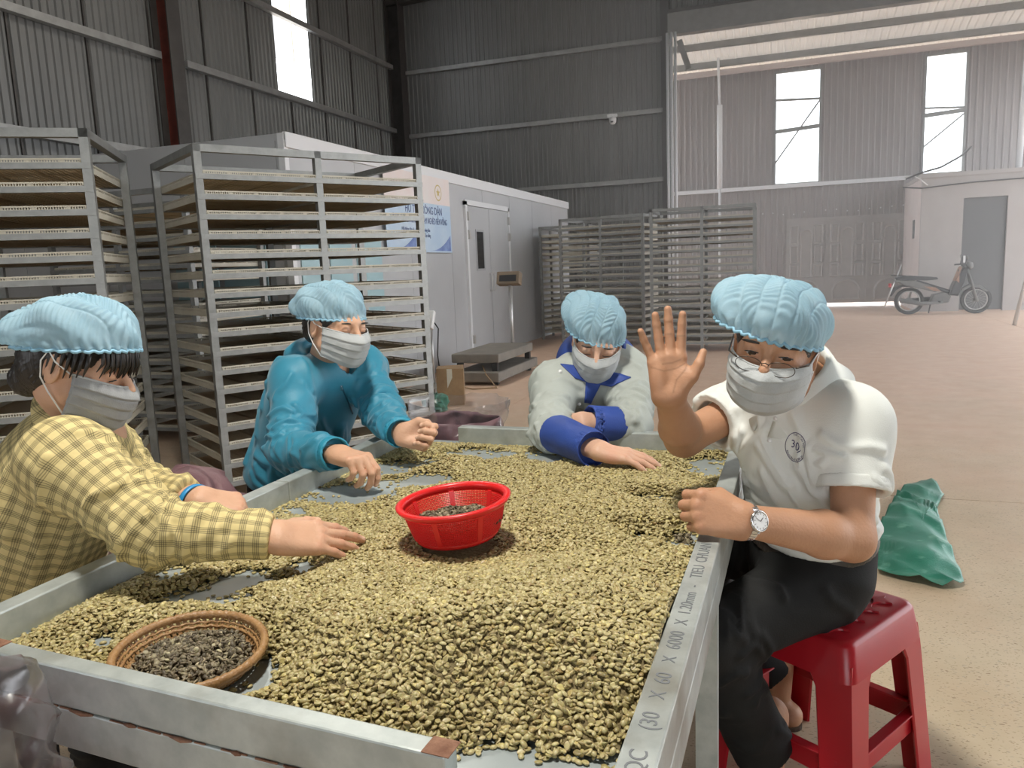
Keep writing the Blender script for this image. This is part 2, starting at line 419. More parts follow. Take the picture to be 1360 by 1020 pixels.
# annex roof: translucent corrugated sheets on purlins, falling to the far wall
M['roof_sheet'] = add_translucent(mat('pale_roof_sheet', (.66, .60, .54), .5, var=(.58, .52, .46), vscale=2), .14, (.9, .82, .72))
ra = struct(empty('roof_annex'))
zr0, zr1 = 5.98, 6.75
def roof_sheet(parent, x0, w, ya, za, yb, zb, matn, pitch, name='roof_panel'):
    n = max(1, round(w/pitch)); p = w/n; P = []
    for k in range(n):
        for fx, dd in ((0, 0), (.3, 0), (.42, 1), (.58, 1), (.70, 0)): P.append((x0+(k+fx)*p, dd*.035))
    P.append((x0+w, 0))
    vs = [(x_, ya, za+d) for x_, d in P]+[(x_, yb, zb+d) for x_, d in P]; q = len(P)
    mb = MB(); mb.add(vs, [(i, i+1, q+i+1, q+i) for i in range(q-1)]); return mb.build(name, M[matn], parent)
x = -4.2
while x < XR-.05:
    w = min(1.1, XR-x); roof_sheet(ra, x, w, YB+.06, zr1, YA+.3, zr0-.05, 'roof_sheet', .15); x += w
for t in (.12, .38, .66):
    yy = YA+(YB-YA)*t; zz = zr0+(zr1-zr0)*t-.07
    mb = MB(); mb.box2((-4.2, yy-.05, zz-.09), (XR, yy+.05, zz+.05)); mb.build('purlin', M['girt'], ra)
# white standpipe near the annex wall
mb = MB(); mb.tube([(-1.52, YA-.55, 0), (-1.52, YA-.55, 3.02)], .03, 8); mb.tube([(-1.52, YA-.55, 3.0), (-1.52, YA-.55, 5.0)], .065, 10); mb.tube([(-1.52, YA-.55, 5.0), (-1.56, YA-.55, 6.1)], .03, 8)
struct(mb.build('trim_standpipe', M['white_trim'], None, True))
mb = MB(); mb.bar((-2.15, YB+.5, 5.9), (-1.95, YB+.5, 5.3), .06, .12); struct(mb.build('trim_brace', M['girt']))
mb = MB(); mb.tube([(4.55, YA-1.9, 2.7), (4.62, YA-1.9, 6.0)], .06, 8); struct(mb.build('trim_pipe', M['white_trim'], None, True))

# pressed-steel gate in the annex wall
gate = struct(empty('door_gate', (.06, YA-.03, .085)))
GW, GH = 2.68, 2.10
mb = MB(); mb.box((GW/2, .02, GH/2), (GW, .02, GH)); mb.build('gate_sheet', M['gate'], gate)
def emboss(x0, z0, x1, z1, arch=False, r=.012):
    pts = [(x0, 0, z0), (x1, 0, z0)]
    if arch:
        c = (x0+x1)/2; R = (x1-x0)/2; pts += [(x1, 0, z1-R)]+[(c+R*cos(a), 0, z1-R+R*sin(a)) for a in np.linspace(0.2, pi-.2, 8)]+[(x0, 0, z1-R)]
    else: pts += [(x1, 0, z1), (x0, 0, z1)]
    m = MB(); m.tube(pts, r*3.2, 6, closed=True); return m.build('raised_moulding', M['gate'], gate)
for c in (.47, 1.40, 2.35):
    emboss(c-.13, .66, c+.13, 1.82, True)
    for s in (-1, 1):
        emboss(c+s*.28-.09, 1.50, c+s*.28+.09, 1.92); emboss(c+s*.28-.08, 1.02, c+s*.28+.08, 1.42); emboss(c+s*.28-.09, .66, c+s*.28+.09, .95)
    emboss(c-.30, .08, c+.30, .56, True)
for xx in (.93, 1.86):
    mb = MB(); mb.box((xx, -.004, GH/2), (.035, .03, GH)); mb.build('gate_stile', M['gate'], gate)
mb = MB(); mb.box((GW/2, .0, GH-.02), (GW, .05, .05)); mb.build('gate_rail', M['gate'], gate)
# small plastered room beside the gate
rm = struct(empty('wall_room', (2.70, 18.3, 0)))
RW, RD, RH = 3.5, 2.5, 2.76
mb = MB()
d0, d1, dz = .77, 1.56, 2.31
mb.box2((0, 0, 0), (d0, .12, RH)); mb.box2((d1, 0, 0), (RW, .12, RH)); mb.box2((d0, 0, dz), (d1, .12, RH)); mb.build('front_wall', M['plaster'], rm)
mb = MB(); mb.box2((0, .12, 0), (.12, RD, RH)); mb.build('side_wall', M['plaster_light'], rm)
mb = MB(); mb.box2((-.03, -.04, RH), (RW, RD, RH+.08)); mb.build('roof_slab', M['plaster'], rm)
mb = MB(); mb.box2((-.01, .8, 1.55), (0.0, 1.05, 1.95)); mb.build('switch_box', M['black'], rm)
dr = struct(empty('door_1', (2.70+d0, 18.3, 0)))
mb = MB(); mb.box2((.0, .07, .02), (d1-d0, .11, dz)); mb.build('door_leaf', mat('dark_grey_door', (.10, .10, .10), .5), dr)
mb = MB(); mb.box2((.05, .05, 1.0), (.09, .07, 1.14)); mb.build('door_handle', M['pole_light'], dr)

# roof of the main hall (out of the picture), open side to the yard on the right, wall behind
rf = struct(empty('ceiling'))
mb = MB(); mb.box2((XL-.2, -7, ZE+.4), (-3.0, YB+.1, ZE+.45)); mb.build('roof_panel', M['sheet_wall'], rf)
mb = MB(); mb.add([(-3.0, -7, ZE+.45), (XR, -7, ZE+.45+1.2), (XR, YB+.1, ZE+.45+1.2), (-3.0, YB+.1, ZE+.45)], [(0, 1, 2, 3)]); mb.build('roof_panel', M['sheet_wall'], rf)
for yy in (2.2, 9.7, 16.8):
    mb = MB(); mb.bar((XL, yy, ZE+.05), (-3, yy, ZE+.25), .2, .35); mb.bar((-3, yy, ZE+.25), (XR, yy, ZE+1.3), .2, .35); mb.build('rafter', M['column_dark'], rf)
wr = struct(empty('wall_right'))
for a, b, z0 in ((-7, 2.0, 0), (2.0, 21.0, 5.2)):
    mb = MB(); mb.box2((XR, a, z0), (XR+.05, b, 9.2)); mb.build('wall_panel', M['sheet_wall'], wr)
wf = struct(empty('wall_front'))
for a, b, z0 in ((XL, .5, 0), (.5, 5.0, 4.0), (5.0, XR, 0)):
    mb = MB(); mb.box2((a, -7.05, z0), (b, -7, 9.2)); mb.build('wall_panel', M['sheet_wall'], wf)

# high-bay lamp over the table, and an added fill lamp
def bay_lamp(x, y, z, power, label):
    t = thing('bay_lamp', label, 'lamp', (x, y, z))
    mb = MB(); mb.lathe([(.05, .28), (.09, .26), (.12, .12), (.26, 0.0), (.25, .0), (.11, .11), (.0, .12)], 28); mb.build('lamp_shade', M['grey_trim'], t, True)
    mb = MB(); mb.tube([(0, 0, .27), (0, 0, ZE+.5-z)], .012, 8); mb.build('hanging_rod', M['girt'], t)
    ld = bpy.data.lights.new('lamp_light', 'AREA'); ld.shape = 'DISK'; ld.size = .34; ld.energy = power; ld.color = (1.0, .95, .86)
    lo = bpy.data.objects.new('lamp_light', ld); COL.objects.link(lo); lo.parent = t; lo.location = (0, 0, -.01)
bay_lamp(-.62, 1.05, 3.7, LAMP_POWER, 'round high-bay lamp hanging over the sorting table')
bay_lamp(-4.9, 7.6, 6.6, LAMP_POWER*1.3, 'added unseen fill lamp over the white insulated room')  # second lamp added out of view to light the left side

# dusty air lit by the far windows
M['haze'] = bpy.data.materials.new('dusty_air'); M['haze'].use_nodes = True
_n = M['haze'].node_tree.nodes; _l = M['haze'].node_tree.links; _n.remove(_n['Principled BSDF'])
_v = _n.new('ShaderNodeVolumeScatter'); _v.inputs['Density'].default_value = .030; _v.inputs['Color'].default_value = (1, .97, .93, 1); _v.inputs['Anisotropy'].default_value = .35
_l.new(_v.outputs[0], _n['Material Output'].inputs['Volume'])
hz = MB().box2((-2.2, 5.5, .02), (6.25, 18.25, 5.8)).box2((-2.2, 18.25, .02), (2.66, 20.7, 5.8)).box2((2.66, 18.25, 2.86), (6.25, 20.7, 5.8)).build('haze', M['haze'])
tag(hz, 'thin dusty haze in the air before the bright annex windows', 'haze', None, 'stuff')
# ================================================================== drying racks and trays
ORD = ['first', 'second', 'third', 'fourth', 'fifth', 'sixth', 'seventh', 'eighth', 'ninth', 'tenth', 'eleventh', 'twelfth', 'thirteenth', 'fourteenth', 'fifteenth', 'sixteenth', 'seventeenth', 'eighteenth']
RKW, RKD, RKH, NLEV, PST = 1.42, .88, 2.0, 17, .04
TW, TD = (RKW-3*PST)/2-.006, RKD-.012
def tray_meshes():
    rim = MB()
    def side(ax, a, b, fixed):
        # one slotted wall from a to b along axis ax at `fixed` on the other axis
        def B(p0, p1, z0, z1, t=.004):
            lo = [0, 0, z0]; hi = [0, 0, z1]; lo[ax] = p0; hi[ax] = p1; lo[1-ax] = fixed-t/2; hi[1-ax] = fixed+t/2; rim.box2(lo, hi)
        B(a, b, 0, .028); B(a, b, .037, .044, .010)
        n = int((b-a)/.0115); s = (b-a)/n
        for i in range(n+1):
            wide = (i % 12 == 0)
            B(a+i*s-(.008 if wide else .0028), a+i*s+(.008 if wide else .0028), .028, .037)
    side(0, 0, TW, .002); side(0, 0, TW, TD-.002); side(1, 0, TD, .002); side(1, 0, TD, TW-.002)
    base = MB(); n = 26
    for i in range(1, n): base.box((i*TW/n, TD/2, .004), (.0135, TD-.01, .004))
    n = 36
    for i in range(1, n): base.box((TW/2, i*TD/n, .006), (TW-.01, .0125, .004))
    for i in (1, 2): base.box((i*TW/3, TD/2, .004), (.02, TD-.01, .010))
    return rim.mesh('drying_tray'), base.mesh('mesh_base')
TRIM, TBASE = tray_meshes(); TRIM.materials.append(M['tray']); TBASE.materials.append(M['tray_mesh'])
def _boxmesh(name, size, m):
    mb = MB(); mb.box((0, 0, 0), size); me = mb.mesh(name); me.materials.append(M[m]); return me
POSTM = _boxmesh('post', (PST, PST, RKH), 'galv')
_rm = MB(); _rm.box((0, -.0025, 0), (RKW, .004, .028)); _rm.box((0, .012, -.0125), (RKW, .03, .003)); RAILM = _rm.mesh('shelf_rail'); RAILM.materials.append(M['galv'])
TOPX = _boxmesh('top_rail', (RKW, PST, PST), 'galv'); TOPY = _boxmesh('top_rail', (PST, RKD, PST), 'galv')
def rack(loc, ang, label, desc, bays, group, height=RKH, topskip=0):
    r = thing('drying_rack', label, 'rack', loc, ang, 'galvanised tray racks')
    def put(name, me, p):
        o = bpy.data.objects.new(name, me); COL.objects.link(o); o.parent = r; o.location = p; return o
    for x in (PST/2, RKW/2, RKW-PST/2):
        for y in (PST/2, RKD-PST/2): put('post', POSTM, (x, y, height-RKH/2)).scale.z = 1
    for y in (PST/2, RKD-PST/2): put('top_rail', TOPX, (RKW/2, y, height-PST/2))
    for x in (PST/2, RKW-PST/2): put('top_rail', TOPY, (x, RKD/2, height-PST/2))
    sp = (height-.13-.16)/(NLEV-1)
    R = Matrix.Rotation(ang, 4, 'Z'); T = Matrix.Translation(Vector(loc))
    for k in range(NLEV):
        z = height-.155-k*sp
        put('shelf_rail', RAILM, (RKW/2, 0, z-.014)); put('shelf_rail', RAILM, (RKW/2, RKD, z-.014)).rotation_euler = (0, 0, pi)
        for b in bays:
            o = bpy.data.objects.new('drying_tray', TRIM); COL.objects.link(o)
            p = Vector((PST+.003 if b == 0 else RKW/2+PST/2+.003, .006+random.uniform(-.003, .003), z-.0245))
            o.matrix_world = T @ R @ Matrix.Translation(p) @ Matrix.Rotation(random.uniform(-.004, .004), 4, 'Z')
            lab = 'cream mesh tray, %s from the top, %s%s' % (ORD[k], bays[b]+', ' if bays[b] else '', desc)
            tag(o, lab, 'tray', group)
            c = bpy.data.objects.new('mesh_base', TBASE); COL.objects.link(c); c.parent = o
    return r
def ang_of(dx, dy): return math.atan2(dy, dx)
aB = ang_of(.77, 1.22)
rack((-2.971, 3.437, 0), aB, 'tall galvanised rack of cream trays behind the woman in teal', 'rack behind teal-jacketed woman', {0: 'bay by the rack gap', 1: 'bay by the banner'}, 'trays on the teal woman rack')
aA = ang_of(.82, .57)
rack((-3.067-RKW*cos(aA), 2.861-RKW*sin(aA), 0), aA, 'tall galvanised rack of cream trays behind the plaid-shirted woman', 'rack behind plaid-shirted woman', {1: ''}, 'trays on the plaid woman rack')
rack((-5.62, 4.72, 0), 0.0, 'galvanised tray rack half hidden between two taller-looking racks', 'rack half hidden in the gap', {0: 'wall bay', 1: 'near bay'}, 'trays on the half hidden rack', 1.98)
rack((-1.775, 10.98, 0), .02, 'tray rack standing beyond the waving hand', 'rack beyond the waving hand', {0: 'inner bay', 1: 'gate bay'}, 'trays on the rack beyond the hand')
rack((-3.38, 12.0, 0), -.20, 'tray rack standing behind the woman in grey and blue', 'rack behind grey-uniformed woman', {0: 'white-room bay', 1: 'inner bay'}, 'trays on the grey woman rack', 2.0)
rack((-3.13, 12.98, 0), pi/2+.03, 'tray rack standing end-on beside the white insulated room', 'end-on rack by the white room', {0: '', }, 'trays on the end-on rack', 1.95)

# ================================================================== white insulated room
XC, YC0, YC1, ZC = -4.14, 5.92, 15.4, 2.46
cr = thing('insulated_room', 'long white insulated panel room with a double door standing against the hall wall', 'cold room', (XC, YC0, 0))
x0 = XL+.25-XC
n = 8
for i in range(n):
    a = (YC1-YC0)/n*i; b = (YC1-YC0)/n*(i+1)-.006
    mb = MB(); mb.box2((-.08, a, 0), (0, b, ZC)); mb.build('wall_panel', M['white_panel'], cr)
for i in range(4):
    a = x0*(i+1)/4; b = x0*i/4-.006
    mb = MB(); mb.box2((a, 0, 0), (b-(.08 if i == 0 else 0), .08, ZC)); mb.build('wall_panel', M['white_panel'], cr)
mb = MB(); mb.box2((x0, 0, ZC), (0.02, YC1-YC0, ZC+.06)); mb.build('roof_panel', M['white_panel'], cr)
mb = MB(); mb.box2((-.05, -.012, 0), (.012, .05, ZC+.06)); mb.build('corner_trim', M['white_trim'], cr)
mb = MB(); mb.box2((0, 0, ZC-.06), (.03, YC1-YC0, ZC+.07)); mb.build('top_trim', M['white_trim'], cr)
for a, b in ((.12, .52), (.60, 1.0), (1.10, 1.62)):
    mb = MB(); mb.box2((0, a, .75), (.012, b, 1.62)); mb.build('window_panel', M['blue_panel'], cr)
for a in (-1.3, -.75):
    mb = MB(); mb.box2((a, -.012, .75), (a+.48, 0, 1.62)); mb.build('window_panel', M['blue_panel'], cr)
# double door
da, db = 9.98-YC0, 11.66-YC0
mb = MB(); mb.box2((0, da-.06, 0), (.04, da, 2.2)); mb.box2((0, db, 0), (.04, db+.06, 2.2)); mb.box2((0, da-.06, 2.15), (.04, db+.06, 2.22)); mb.build('door_frame', M['white_trim'], cr)
for i, (a, b) in enumerate(((da+.005, (da+db)/2-.006), ((da+db)/2+.006, db-.005))):
    dd = MB().box2((0, a, .03), (.03, b, 2.14)).build('door', M['white_panel'], cr)
    if i == 0:
        MB().box2((.03, a+.30, 1.28), (.034, a+.56, 1.80)).build('door_window', M['glass_dark'], dd)
        mbb = MB(); mbb.box2((.03, a+.27, 1.25), (.04, a+.30, 1.83)); mbb.box2((.03, a+.56, 1.25), (.04, a+.59, 1.83)); mbb.box2((.03, a+.30, 1.25), (.04, a+.56, 1.28)); mbb.box2((.03, a+.30, 1.80), (.04, a+.56, 1.83)); mbb.build('window_trim', M['grey_trim'], dd)
    yy = a if i == 0 else b
    for z in (.3, 1.75, 2.0): MB().box((.045, yy, z), (.04, .05, .12)).build('hinge', M['pole_light'], dd)
    mid = b-.06 if i == 0 else a+.06
    mbh = MB(); mbh.tube([(.03, mid, .95), (.07, mid, .95), (.07, mid, 1.2), (.03, mid, 1.2)], .009, 8); mbh.build('door_handle', M['pole_light'], dd)

# banner hung on the room
def text_mesh(body, size, name, m, parent, mw, extrude=.0006, align='CENTER', squash=1.0):
    cu = bpy.data.curves.new(name, 'FONT'); cu.body = body; cu.size = size; cu.align_x = align; cu.align_y = 'CENTER'; cu.extrude = extrude; cu.resolution_u = 3
    o = bpy.data.objects.new(name, cu); COL.objects.link(o)
    bpy.context.view_layer.update()
    me = bpy.data.meshes.new_from_object(o.evaluated_get(bpy.context.evaluated_depsgraph_get())); bpy.data.objects.remove(o); bpy.data.curves.remove(cu)
    me.materials.clear(); me.materials.append(m); me.name = name
    r = link_mesh(name, me, None, parent)
    r.matrix_local = mw @ Matrix.Diagonal((squash, 1, 1, 1)); return r
p0 = at_X(521, 338, XC+.05); p1 = at_X(601, 341, XC+.05)
BY0, BY1, BZ0, BZ1 = p0[1]-.1, p1[1], 1.50, 2.42
bn = thing('banner', 'pale blue printed banner with emblem and dark blue lettering on the white room wall', 'banner', (XC+.045, BY0, BZ0))
BWd, BHt = BY1-BY0, BZ1-BZ0
M['ban_blue'] = mat('banner_pale_blue', (.46, .62, .80), .45, var=(.62, .74, .86), vscale=1.6)
M['ban_pink'] = mat('banner_pale_pink', (.86, .74, .70), .45, var=(.84, .80, .78), vscale=1.5)
M['ban_navy'] = mat('banner_navy', (.05, .09, .26), .45)
M['ban_wave'] = mat('banner_wave_blue', (.12, .18, .45), .45, var=(.30, .42, .70), vscale=5)
M['ban_gold'] = mat('banner_gold', (.62, .48, .18), .45)
MB().box2((0, 0, 0), (.004, BWd, BHt*.64)).build('banner_field', M['ban_blue'], bn)
MB().box2((0, 0, BHt*.64), (.004, BWd, BHt)).build('banner_heading_band', M['ban_pink'], bn)
Rw = Matrix(((0, 0, 1, 0), (1, 0, 0, 0), (0, 1, 0, 0), (0, 0, 0, 1)))       # text plane onto the wall
for s, sz, z, c in (('HỖ TRỢ NÔNG DÂN', .13, .50, .56), ('VÀ PHÁT TRIỂN KINH TẾ GIẢM NGHÈO BỀN VỮNG', .105, .375, .50), ('Hội Nông dân xã - Quỹ hỗ trợ nông dân', .06, .265, .42), ('Dự án trồng và chế biến cà phê bền vững', .06, .20, .42)):
    text_mesh(s, sz, 'lettering', M['ban_navy'], bn, Matrix.Translation((.006, BWd*c, z)) @ Rw, squash={.13: .82, .105: .62, .06: .75}[sz])
for c0 in (BWd*.62, BWd*.05):
    pts = []
    for i in range(12):
        t = i/11; pts.append((c0+t*BWd*.36, .02+.20*t**2.2))
    poly = pts+[(c0+BWd*.36, .02)]
    vs = [(.0055, p[0], p[1]) for p in poly]; mbw = MB(); mbw.add(vs, [tuple(range(len(vs)))]); mbw.build('printed_wave', M['ban_wave'], bn)
mbw = MB(); mbw.lathe([(.10, 0), (.085, 0)], 28); o = mbw.build('emblem_ring', M['ban_gold'], bn); o.matrix_local = Matrix.Translation((.006, BWd*.80, BHt*.80)) @ Rw
star = [((.06 if i % 2 == 0 else .025)*sin(i*pi/5), (.06 if i % 2 == 0 else .025)*cos(i*pi/5)) for i in range(10)]
mbw = MB(); mbw.add([(.0062, BWd*.80+a, BHt*.80+b) for a, b in star], [tuple(range(10))]); mbw.build('emblem_star', M['ban_gold'], bn)
# ================================================================== sorting table
ZS, ZR = .705, .76                      # sheet top, rim top
tb = thing('sorting_table', 'galvanised steel sorting table with a raised tube rim, full of green coffee beans', 'table', (-.65, 1.5, 0))
TO = Vector((-.65, 1.5, 0))
def tl(p): return (p[0]-TO.x, p[1]-TO.y, p[2])
def rail(a, b, z0, z1, w, name='rail', m='galv_table'):
    mb = MB(); a = Vector((a[0], a[1], (z0+z1)/2)); b = Vector((b[0], b[1], (z0+z1)/2))
    mb.bar(tl(a), tl(b), w, z1-z0); return mb.build(name, M[m], tb, bevel=.003)
RR0, RR1 = (-.141, .645), (-.110, 2.345)         # right rail centre line
rail(RR0, RR1, .70, ZR, .043); rail(RR0, RR1, .64, .699, .043, 'lower_rail')
JY = 1.607
rail((-1.212, .66), (-1.212, JY-.0015), .70, ZR, .042); rail((-1.212, JY+.0015), (-1.212, 2.345), .70, ZR, .042)
rail((-1.212, .66), (-1.212, 2.345), .64, .699, .042, 'lower_rail')
NR0, NR1 = (-1.12, .7465), (-.338, .701)         # near rail, slightly askew
nr = rail(NR0, NR1, .70, ZR, .030); nl = rail(NR0, NR1, .637, .6985, .031, 'lower_rail')
rail((-1.02, 2.325), (-.13, 2.325), .70, ZR, .040)
rail((-1.19, 2.325), (-.13, 2.325), .64, .699, .040, 'lower_rail')
rail((-.338, .700), (-.14, .690), .637, .6985, .031, 'lower_rail')
MB().prism([tl(p + (0,))[:2] for p in ((-1.215, .745), (-1.12, .742), (-.338, .697), (-.338, .688), (-.13, .688), (-.11, 2.34), (-1.215, 2.34))], ZS-.003, ZS).build('table_sheet', mat('zinc_sheet', (.36, .41, .42), .36, .35, var=(.45, .50, .505), vscale=5, bump=.03, bscale=8, rvar=.1, color3=(.50, .47, .38), c3scale=7, c3lo=.6, c3hi=.8), tb)
for x, y in ((-1.21, .80), (-1.21, 2.25), (-.135, .80), (-.128, 1.40), (-.115, 2.25), (-1.21, 1.45)):
    MB().box2(tl((x-.02, y-.02, 0)), tl((x+.02, y+.02, .64))).build('leg', M['galv_table'], tb)
for y in (.8, 1.42, 2.25): MB().box2(tl((-1.19, y-.018, .60)), tl((-.14, y+.018, .64))).build('cross_member', M['galv_table'], tb)
# rusty welds on the near rail
for i, t in enumerate(np.linspace(.05, .97, 9)):
    p = Vector((NR0[0]+(NR1[0]-NR0[0])*t, NR0[1]+(NR1[1]-NR0[1])*t-.016, .6985))
    L = .008+.02*((i*37) % 5)/5
    mb = MB(); mb.tube([tl((p.x-L, p.y+.001, .699)), tl((p.x, p.y-.0005, .698+.002*(i % 2))), tl((p.x+L*.8, p.y, .6985))], [.0015, .0036, .0015], 8); mb.build('weld', M['rust'], tb, True)
for i in range(14):                                  # rust run along the seam
    t0 = .10+.062*i+.01*sin(i*3.1); t1 = t0+.035+.02*sin(i*1.7); pa = [NR0[k]+(NR1[k]-NR0[k])*t0 for k in (0, 1)]; pb = [NR0[k]+(NR1[k]-NR0[k])*t1 for k in (0, 1)]
    MB().bar(tl((pa[0], pa[1]-.0152, .6990)), tl((pb[0], pb[1]-.0152, .6990+.0008*sin(i))), .0020, .0014+.0010*abs(sin(i*2.3))).build('rust_seam', M['rust'], tb)
mb = MB(); mb.box((NR1[0]-.012-TO.x, NR1[1]-TO.y, ZR+.0006), (.034, .0305, .001), rotz(-.06)); mb.build('rust_patch', M['rust'], tb)
mb = MB(); mb.box((-1.09-TO.x, .745-TO.y, ZR+.0006), (.03, .030, .001), rotz(-.06)); mb.build('rust_patch', M['rust'], tb)
# lettering stamped along the rail
M['ink'] = mat('stencil_ink', (.16, .17, .18), .6)
ra_ = math.atan2(RR1[1]-RR0[1], RR1[0]-RR0[0])
for s, y, sz in (('QC', .735, .030), ('(30', .812, .030), ('X', .868, .028), ('60', .908, .030), ('X', .957, .026), ('6000', 1.012, .029), ('X', 1.068, .027), ('1.20mm', 1.135, .027), ('-', 1.20, .028), ('TIEU', 1.262, .029), ('CHUAN', 1.352, .029)):
    xx = RR0[0]+(RR1[0]-RR0[0])*(y-RR0[1])/(RR1[1]-RR0[1])
    text_mesh(s, sz*.98, 'stencilled_lettering', M['ink'], tb, Matrix.Translation(tl((xx, y, ZR+.0004))) @ Matrix.Rotation(ra_, 4, 'Z'), extrude=.0002, squash=.95)

# ================================================================== beans
def bean_mesh(name, a=.0052, b=.0038, c=.0030, nu=9, nv=12, groove=.55):
    vs, fs = [(a, 0, 0), (-a, 0, 0)], []
    for i in range(1, nu):
        ph = pi*i/nu
        for k in range(nv):
            th = 2*pi*k/nv; x = a*cos(ph); y = b*sin(ph)*cos(th); z = c*sin(ph)*sin(th)
            if z < 0:
                z *= .42; z += groove*c*math.exp(-(y/(.20*b))**2)*sin(ph)
            vs.append((x, y, z))
    for k in range(nv):
        fs.append((0, 2+k, 2+(k+1) % nv)); fs.append((1, 2+(nu-2)*nv+(k+1) % nv, 2+(nu-2)*nv+k))
        for i in range(nu-2): fs.append((2+i*nv+k, 2+(i+1)*nv+k, 2+(i+1)*nv+(k+1) % nv, 2+i*nv+(k+1) % nv))
    me = bpy.data.meshes.new(name); me.from_pydata(vs, [], fs); me.update(); me.polygons.foreach_set('use_smooth', [True]*len(fs)); return me
def bean_mat(name, stops, rough=.42):
    m = bpy.data.materials.new(name); m.use_nodes = True; nt = m.node_tree; N = nt.nodes; L = nt.links; P = N['Principled BSDF']; P.inputs['Roughness'].default_value = rough
    oi = N.new('ShaderNodeObjectInfo'); r = N.new('ShaderNodeValToRGB'); r.color_ramp.interpolation = 'LINEAR'
    while len(r.color_ramp.elements) < len(stops): r.color_ramp.elements.new(.5)
    for e, (p, c) in zip(r.color_ramp.elements, stops): e.position = p; e.color = (*c, 1)
    L.new(oi.outputs['Random'], r.inputs[0])
    tc = N.new('ShaderNodeTexCoord'); n = N.new('ShaderNodeTexNoise'); n.inputs['Scale'].default_value = 350; L.new(tc.outputs['Object'], n.inputs['Vector'])
    mx = N.new('ShaderNodeMixRGB'); mx.blend_type = 'MULTIPLY'; mx.inputs[0].default_value = .35; L.new(r.outputs[0], mx.inputs[1]); L.new(n.outputs['Color'], mx.inputs[2])
    g = N.new('ShaderNodeMixRGB'); g.blend_type = 'MULTIPLY'; g.inputs[0].default_value = 0; L.new(mx.outputs[0], g.inputs[1])
    L.new(g.outputs[0], P.inputs['Base Color']); return m
M['bean'] = bean_mat('green_coffee_bean', [(0, (.30, .235, .095)), (.2, (.42, .34, .145)), (.55, (.50, .415, .19)), (.85, (.60, .51, .26)), (.95, (.70, .585, .24)), (1, (.33, .22, .09))])
M['bean_dark'] = bean_mat('defect_coffee_bean', [(0, (.08, .06, .035)), (.4, (.17, .135, .08)), (.8, (.27, .22, .135)), (.96, (.40, .34, .21)), (1, (.60, .52, .32))], .55)
M['bean_bed'] = mat('bean_bed', (.14, .105, .045), .8, var=(.24, .19, .085), vscale=160, bump=.6, bscale=180)  # bed kept darker than the beans, painting in the shade between them
M['bean_bed_dark'] = mat('defect_bean_bed', (.06, .045, .025), .8, var=(.14, .11, .06), vscale=160, bump=.6, bscale=180)
BEAN = bean_mesh('coffee_bean'); BEAN.materials.append(M['bean'])
BEAND = bean_mesh('defect_bean', .0050, .0037, .0030); BEAND.materials.append(M['bean_dark'])

def scatter_object(name, src_obj, pts, rots, scl, base_v, base_f, base_mat, parent=None):
    """one mesh: the bed surface plus loose points that geometry nodes turn into beans"""
    nb = len(base_v); me = bpy.data.meshes.new(name)
    v = np.vstack([base_v, pts]).astype(np.float32)
    me.vertices.add(len(v)); me.vertices.foreach_set('co', v.ravel())
    f = np.asarray(base_f, np.int32); me.loops.add(f.size); me.loops.foreach_set('vertex_index', f.ravel()); me.polygons.add(len(f))
    me.polygons.foreach_set('loop_start', np.arange(0, f.size, 4, dtype=np.int32)); me.polygons.foreach_set('loop_total', np.full(len(f), 4, np.int32)); me.polygons.foreach_set('use_smooth', np.ones(len(f), bool))
    me.update(calc_edges=True)
    a = me.attributes.new('is_bean', 'BOOLEAN', 'POINT'); a.data.foreach_set('value', np.r_[np.zeros(nb, bool), np.ones(len(pts), bool)])
    a = me.attributes.new('rot', 'FLOAT_VECTOR', 'POINT'); a.data.foreach_set('vector', np.vstack([np.zeros((nb, 3)), rots]).astype(np.float32).ravel())
    a = me.attributes.new('scl', 'FLOAT', 'POINT'); a.data.foreach_set('value', np.r_[np.zeros(nb), scl].astype(np.float32))
    me.materials.append(base_mat)
    o = link_mesh(name, me, None, parent)
    ng = bpy.data.node_groups.new(name+'_nodes', 'GeometryNodeTree'); ng.interface.new_socket('Geometry', in_out='INPUT', socket_type='NodeSocketGeometry'); ng.interface.new_socket('Geometry', in_out='OUTPUT', socket_type='NodeSocketGeometry')
    N = ng.nodes; L = ng.links
    gi = N.new('NodeGroupInput'); go = N.new('NodeGroupOutput')
    def attr(nm, ty):
        x = N.new('GeometryNodeInputNamedAttribute'); x.data_type = ty; x.inputs['Name'].default_value = nm; return x.outputs['Attribute']
    isb = attr('is_bean', 'BOOLEAN')
    sep = N.new('GeometryNodeSeparateGeometry'); sep.domain = 'POINT'; L.new(gi.outputs[0], sep.inputs['Geometry']); L.new(isb, sep.inputs['Selection'])
    m2p = N.new('GeometryNodeMeshToPoints'); L.new(sep.outputs['Selection'], m2p.inputs['Mesh'])
    inf = N.new('GeometryNodeObjectInfo'); inf.inputs['Object'].default_value = src_obj; inf.transform_space = 'ORIGINAL'
    iop = N.new('GeometryNodeInstanceOnPoints'); L.new(m2p.outputs[0], iop.inputs['Points']); L.new(inf.outputs['Geometry'], iop.inputs['Instance'])
    e2r = N.new('FunctionNodeEulerToRotation'); L.new(attr('rot', 'FLOAT_VECTOR'), e2r.inputs[0]); L.new(e2r.outputs[0], iop.inputs['Rotation'])
    L.new(attr('scl', 'FLOAT'), iop.inputs['Scale'])
    jn = N.new('GeometryNodeJoinGeometry'); L.new(iop.outputs[0], jn.inputs[0]); L.new(sep.outputs['Inverted'], jn.inputs[0]); L.new(jn.outputs[0], go.inputs[0])
    md = o.modifiers.new('beans', 'NODES'); md.node_group = ng
    return o

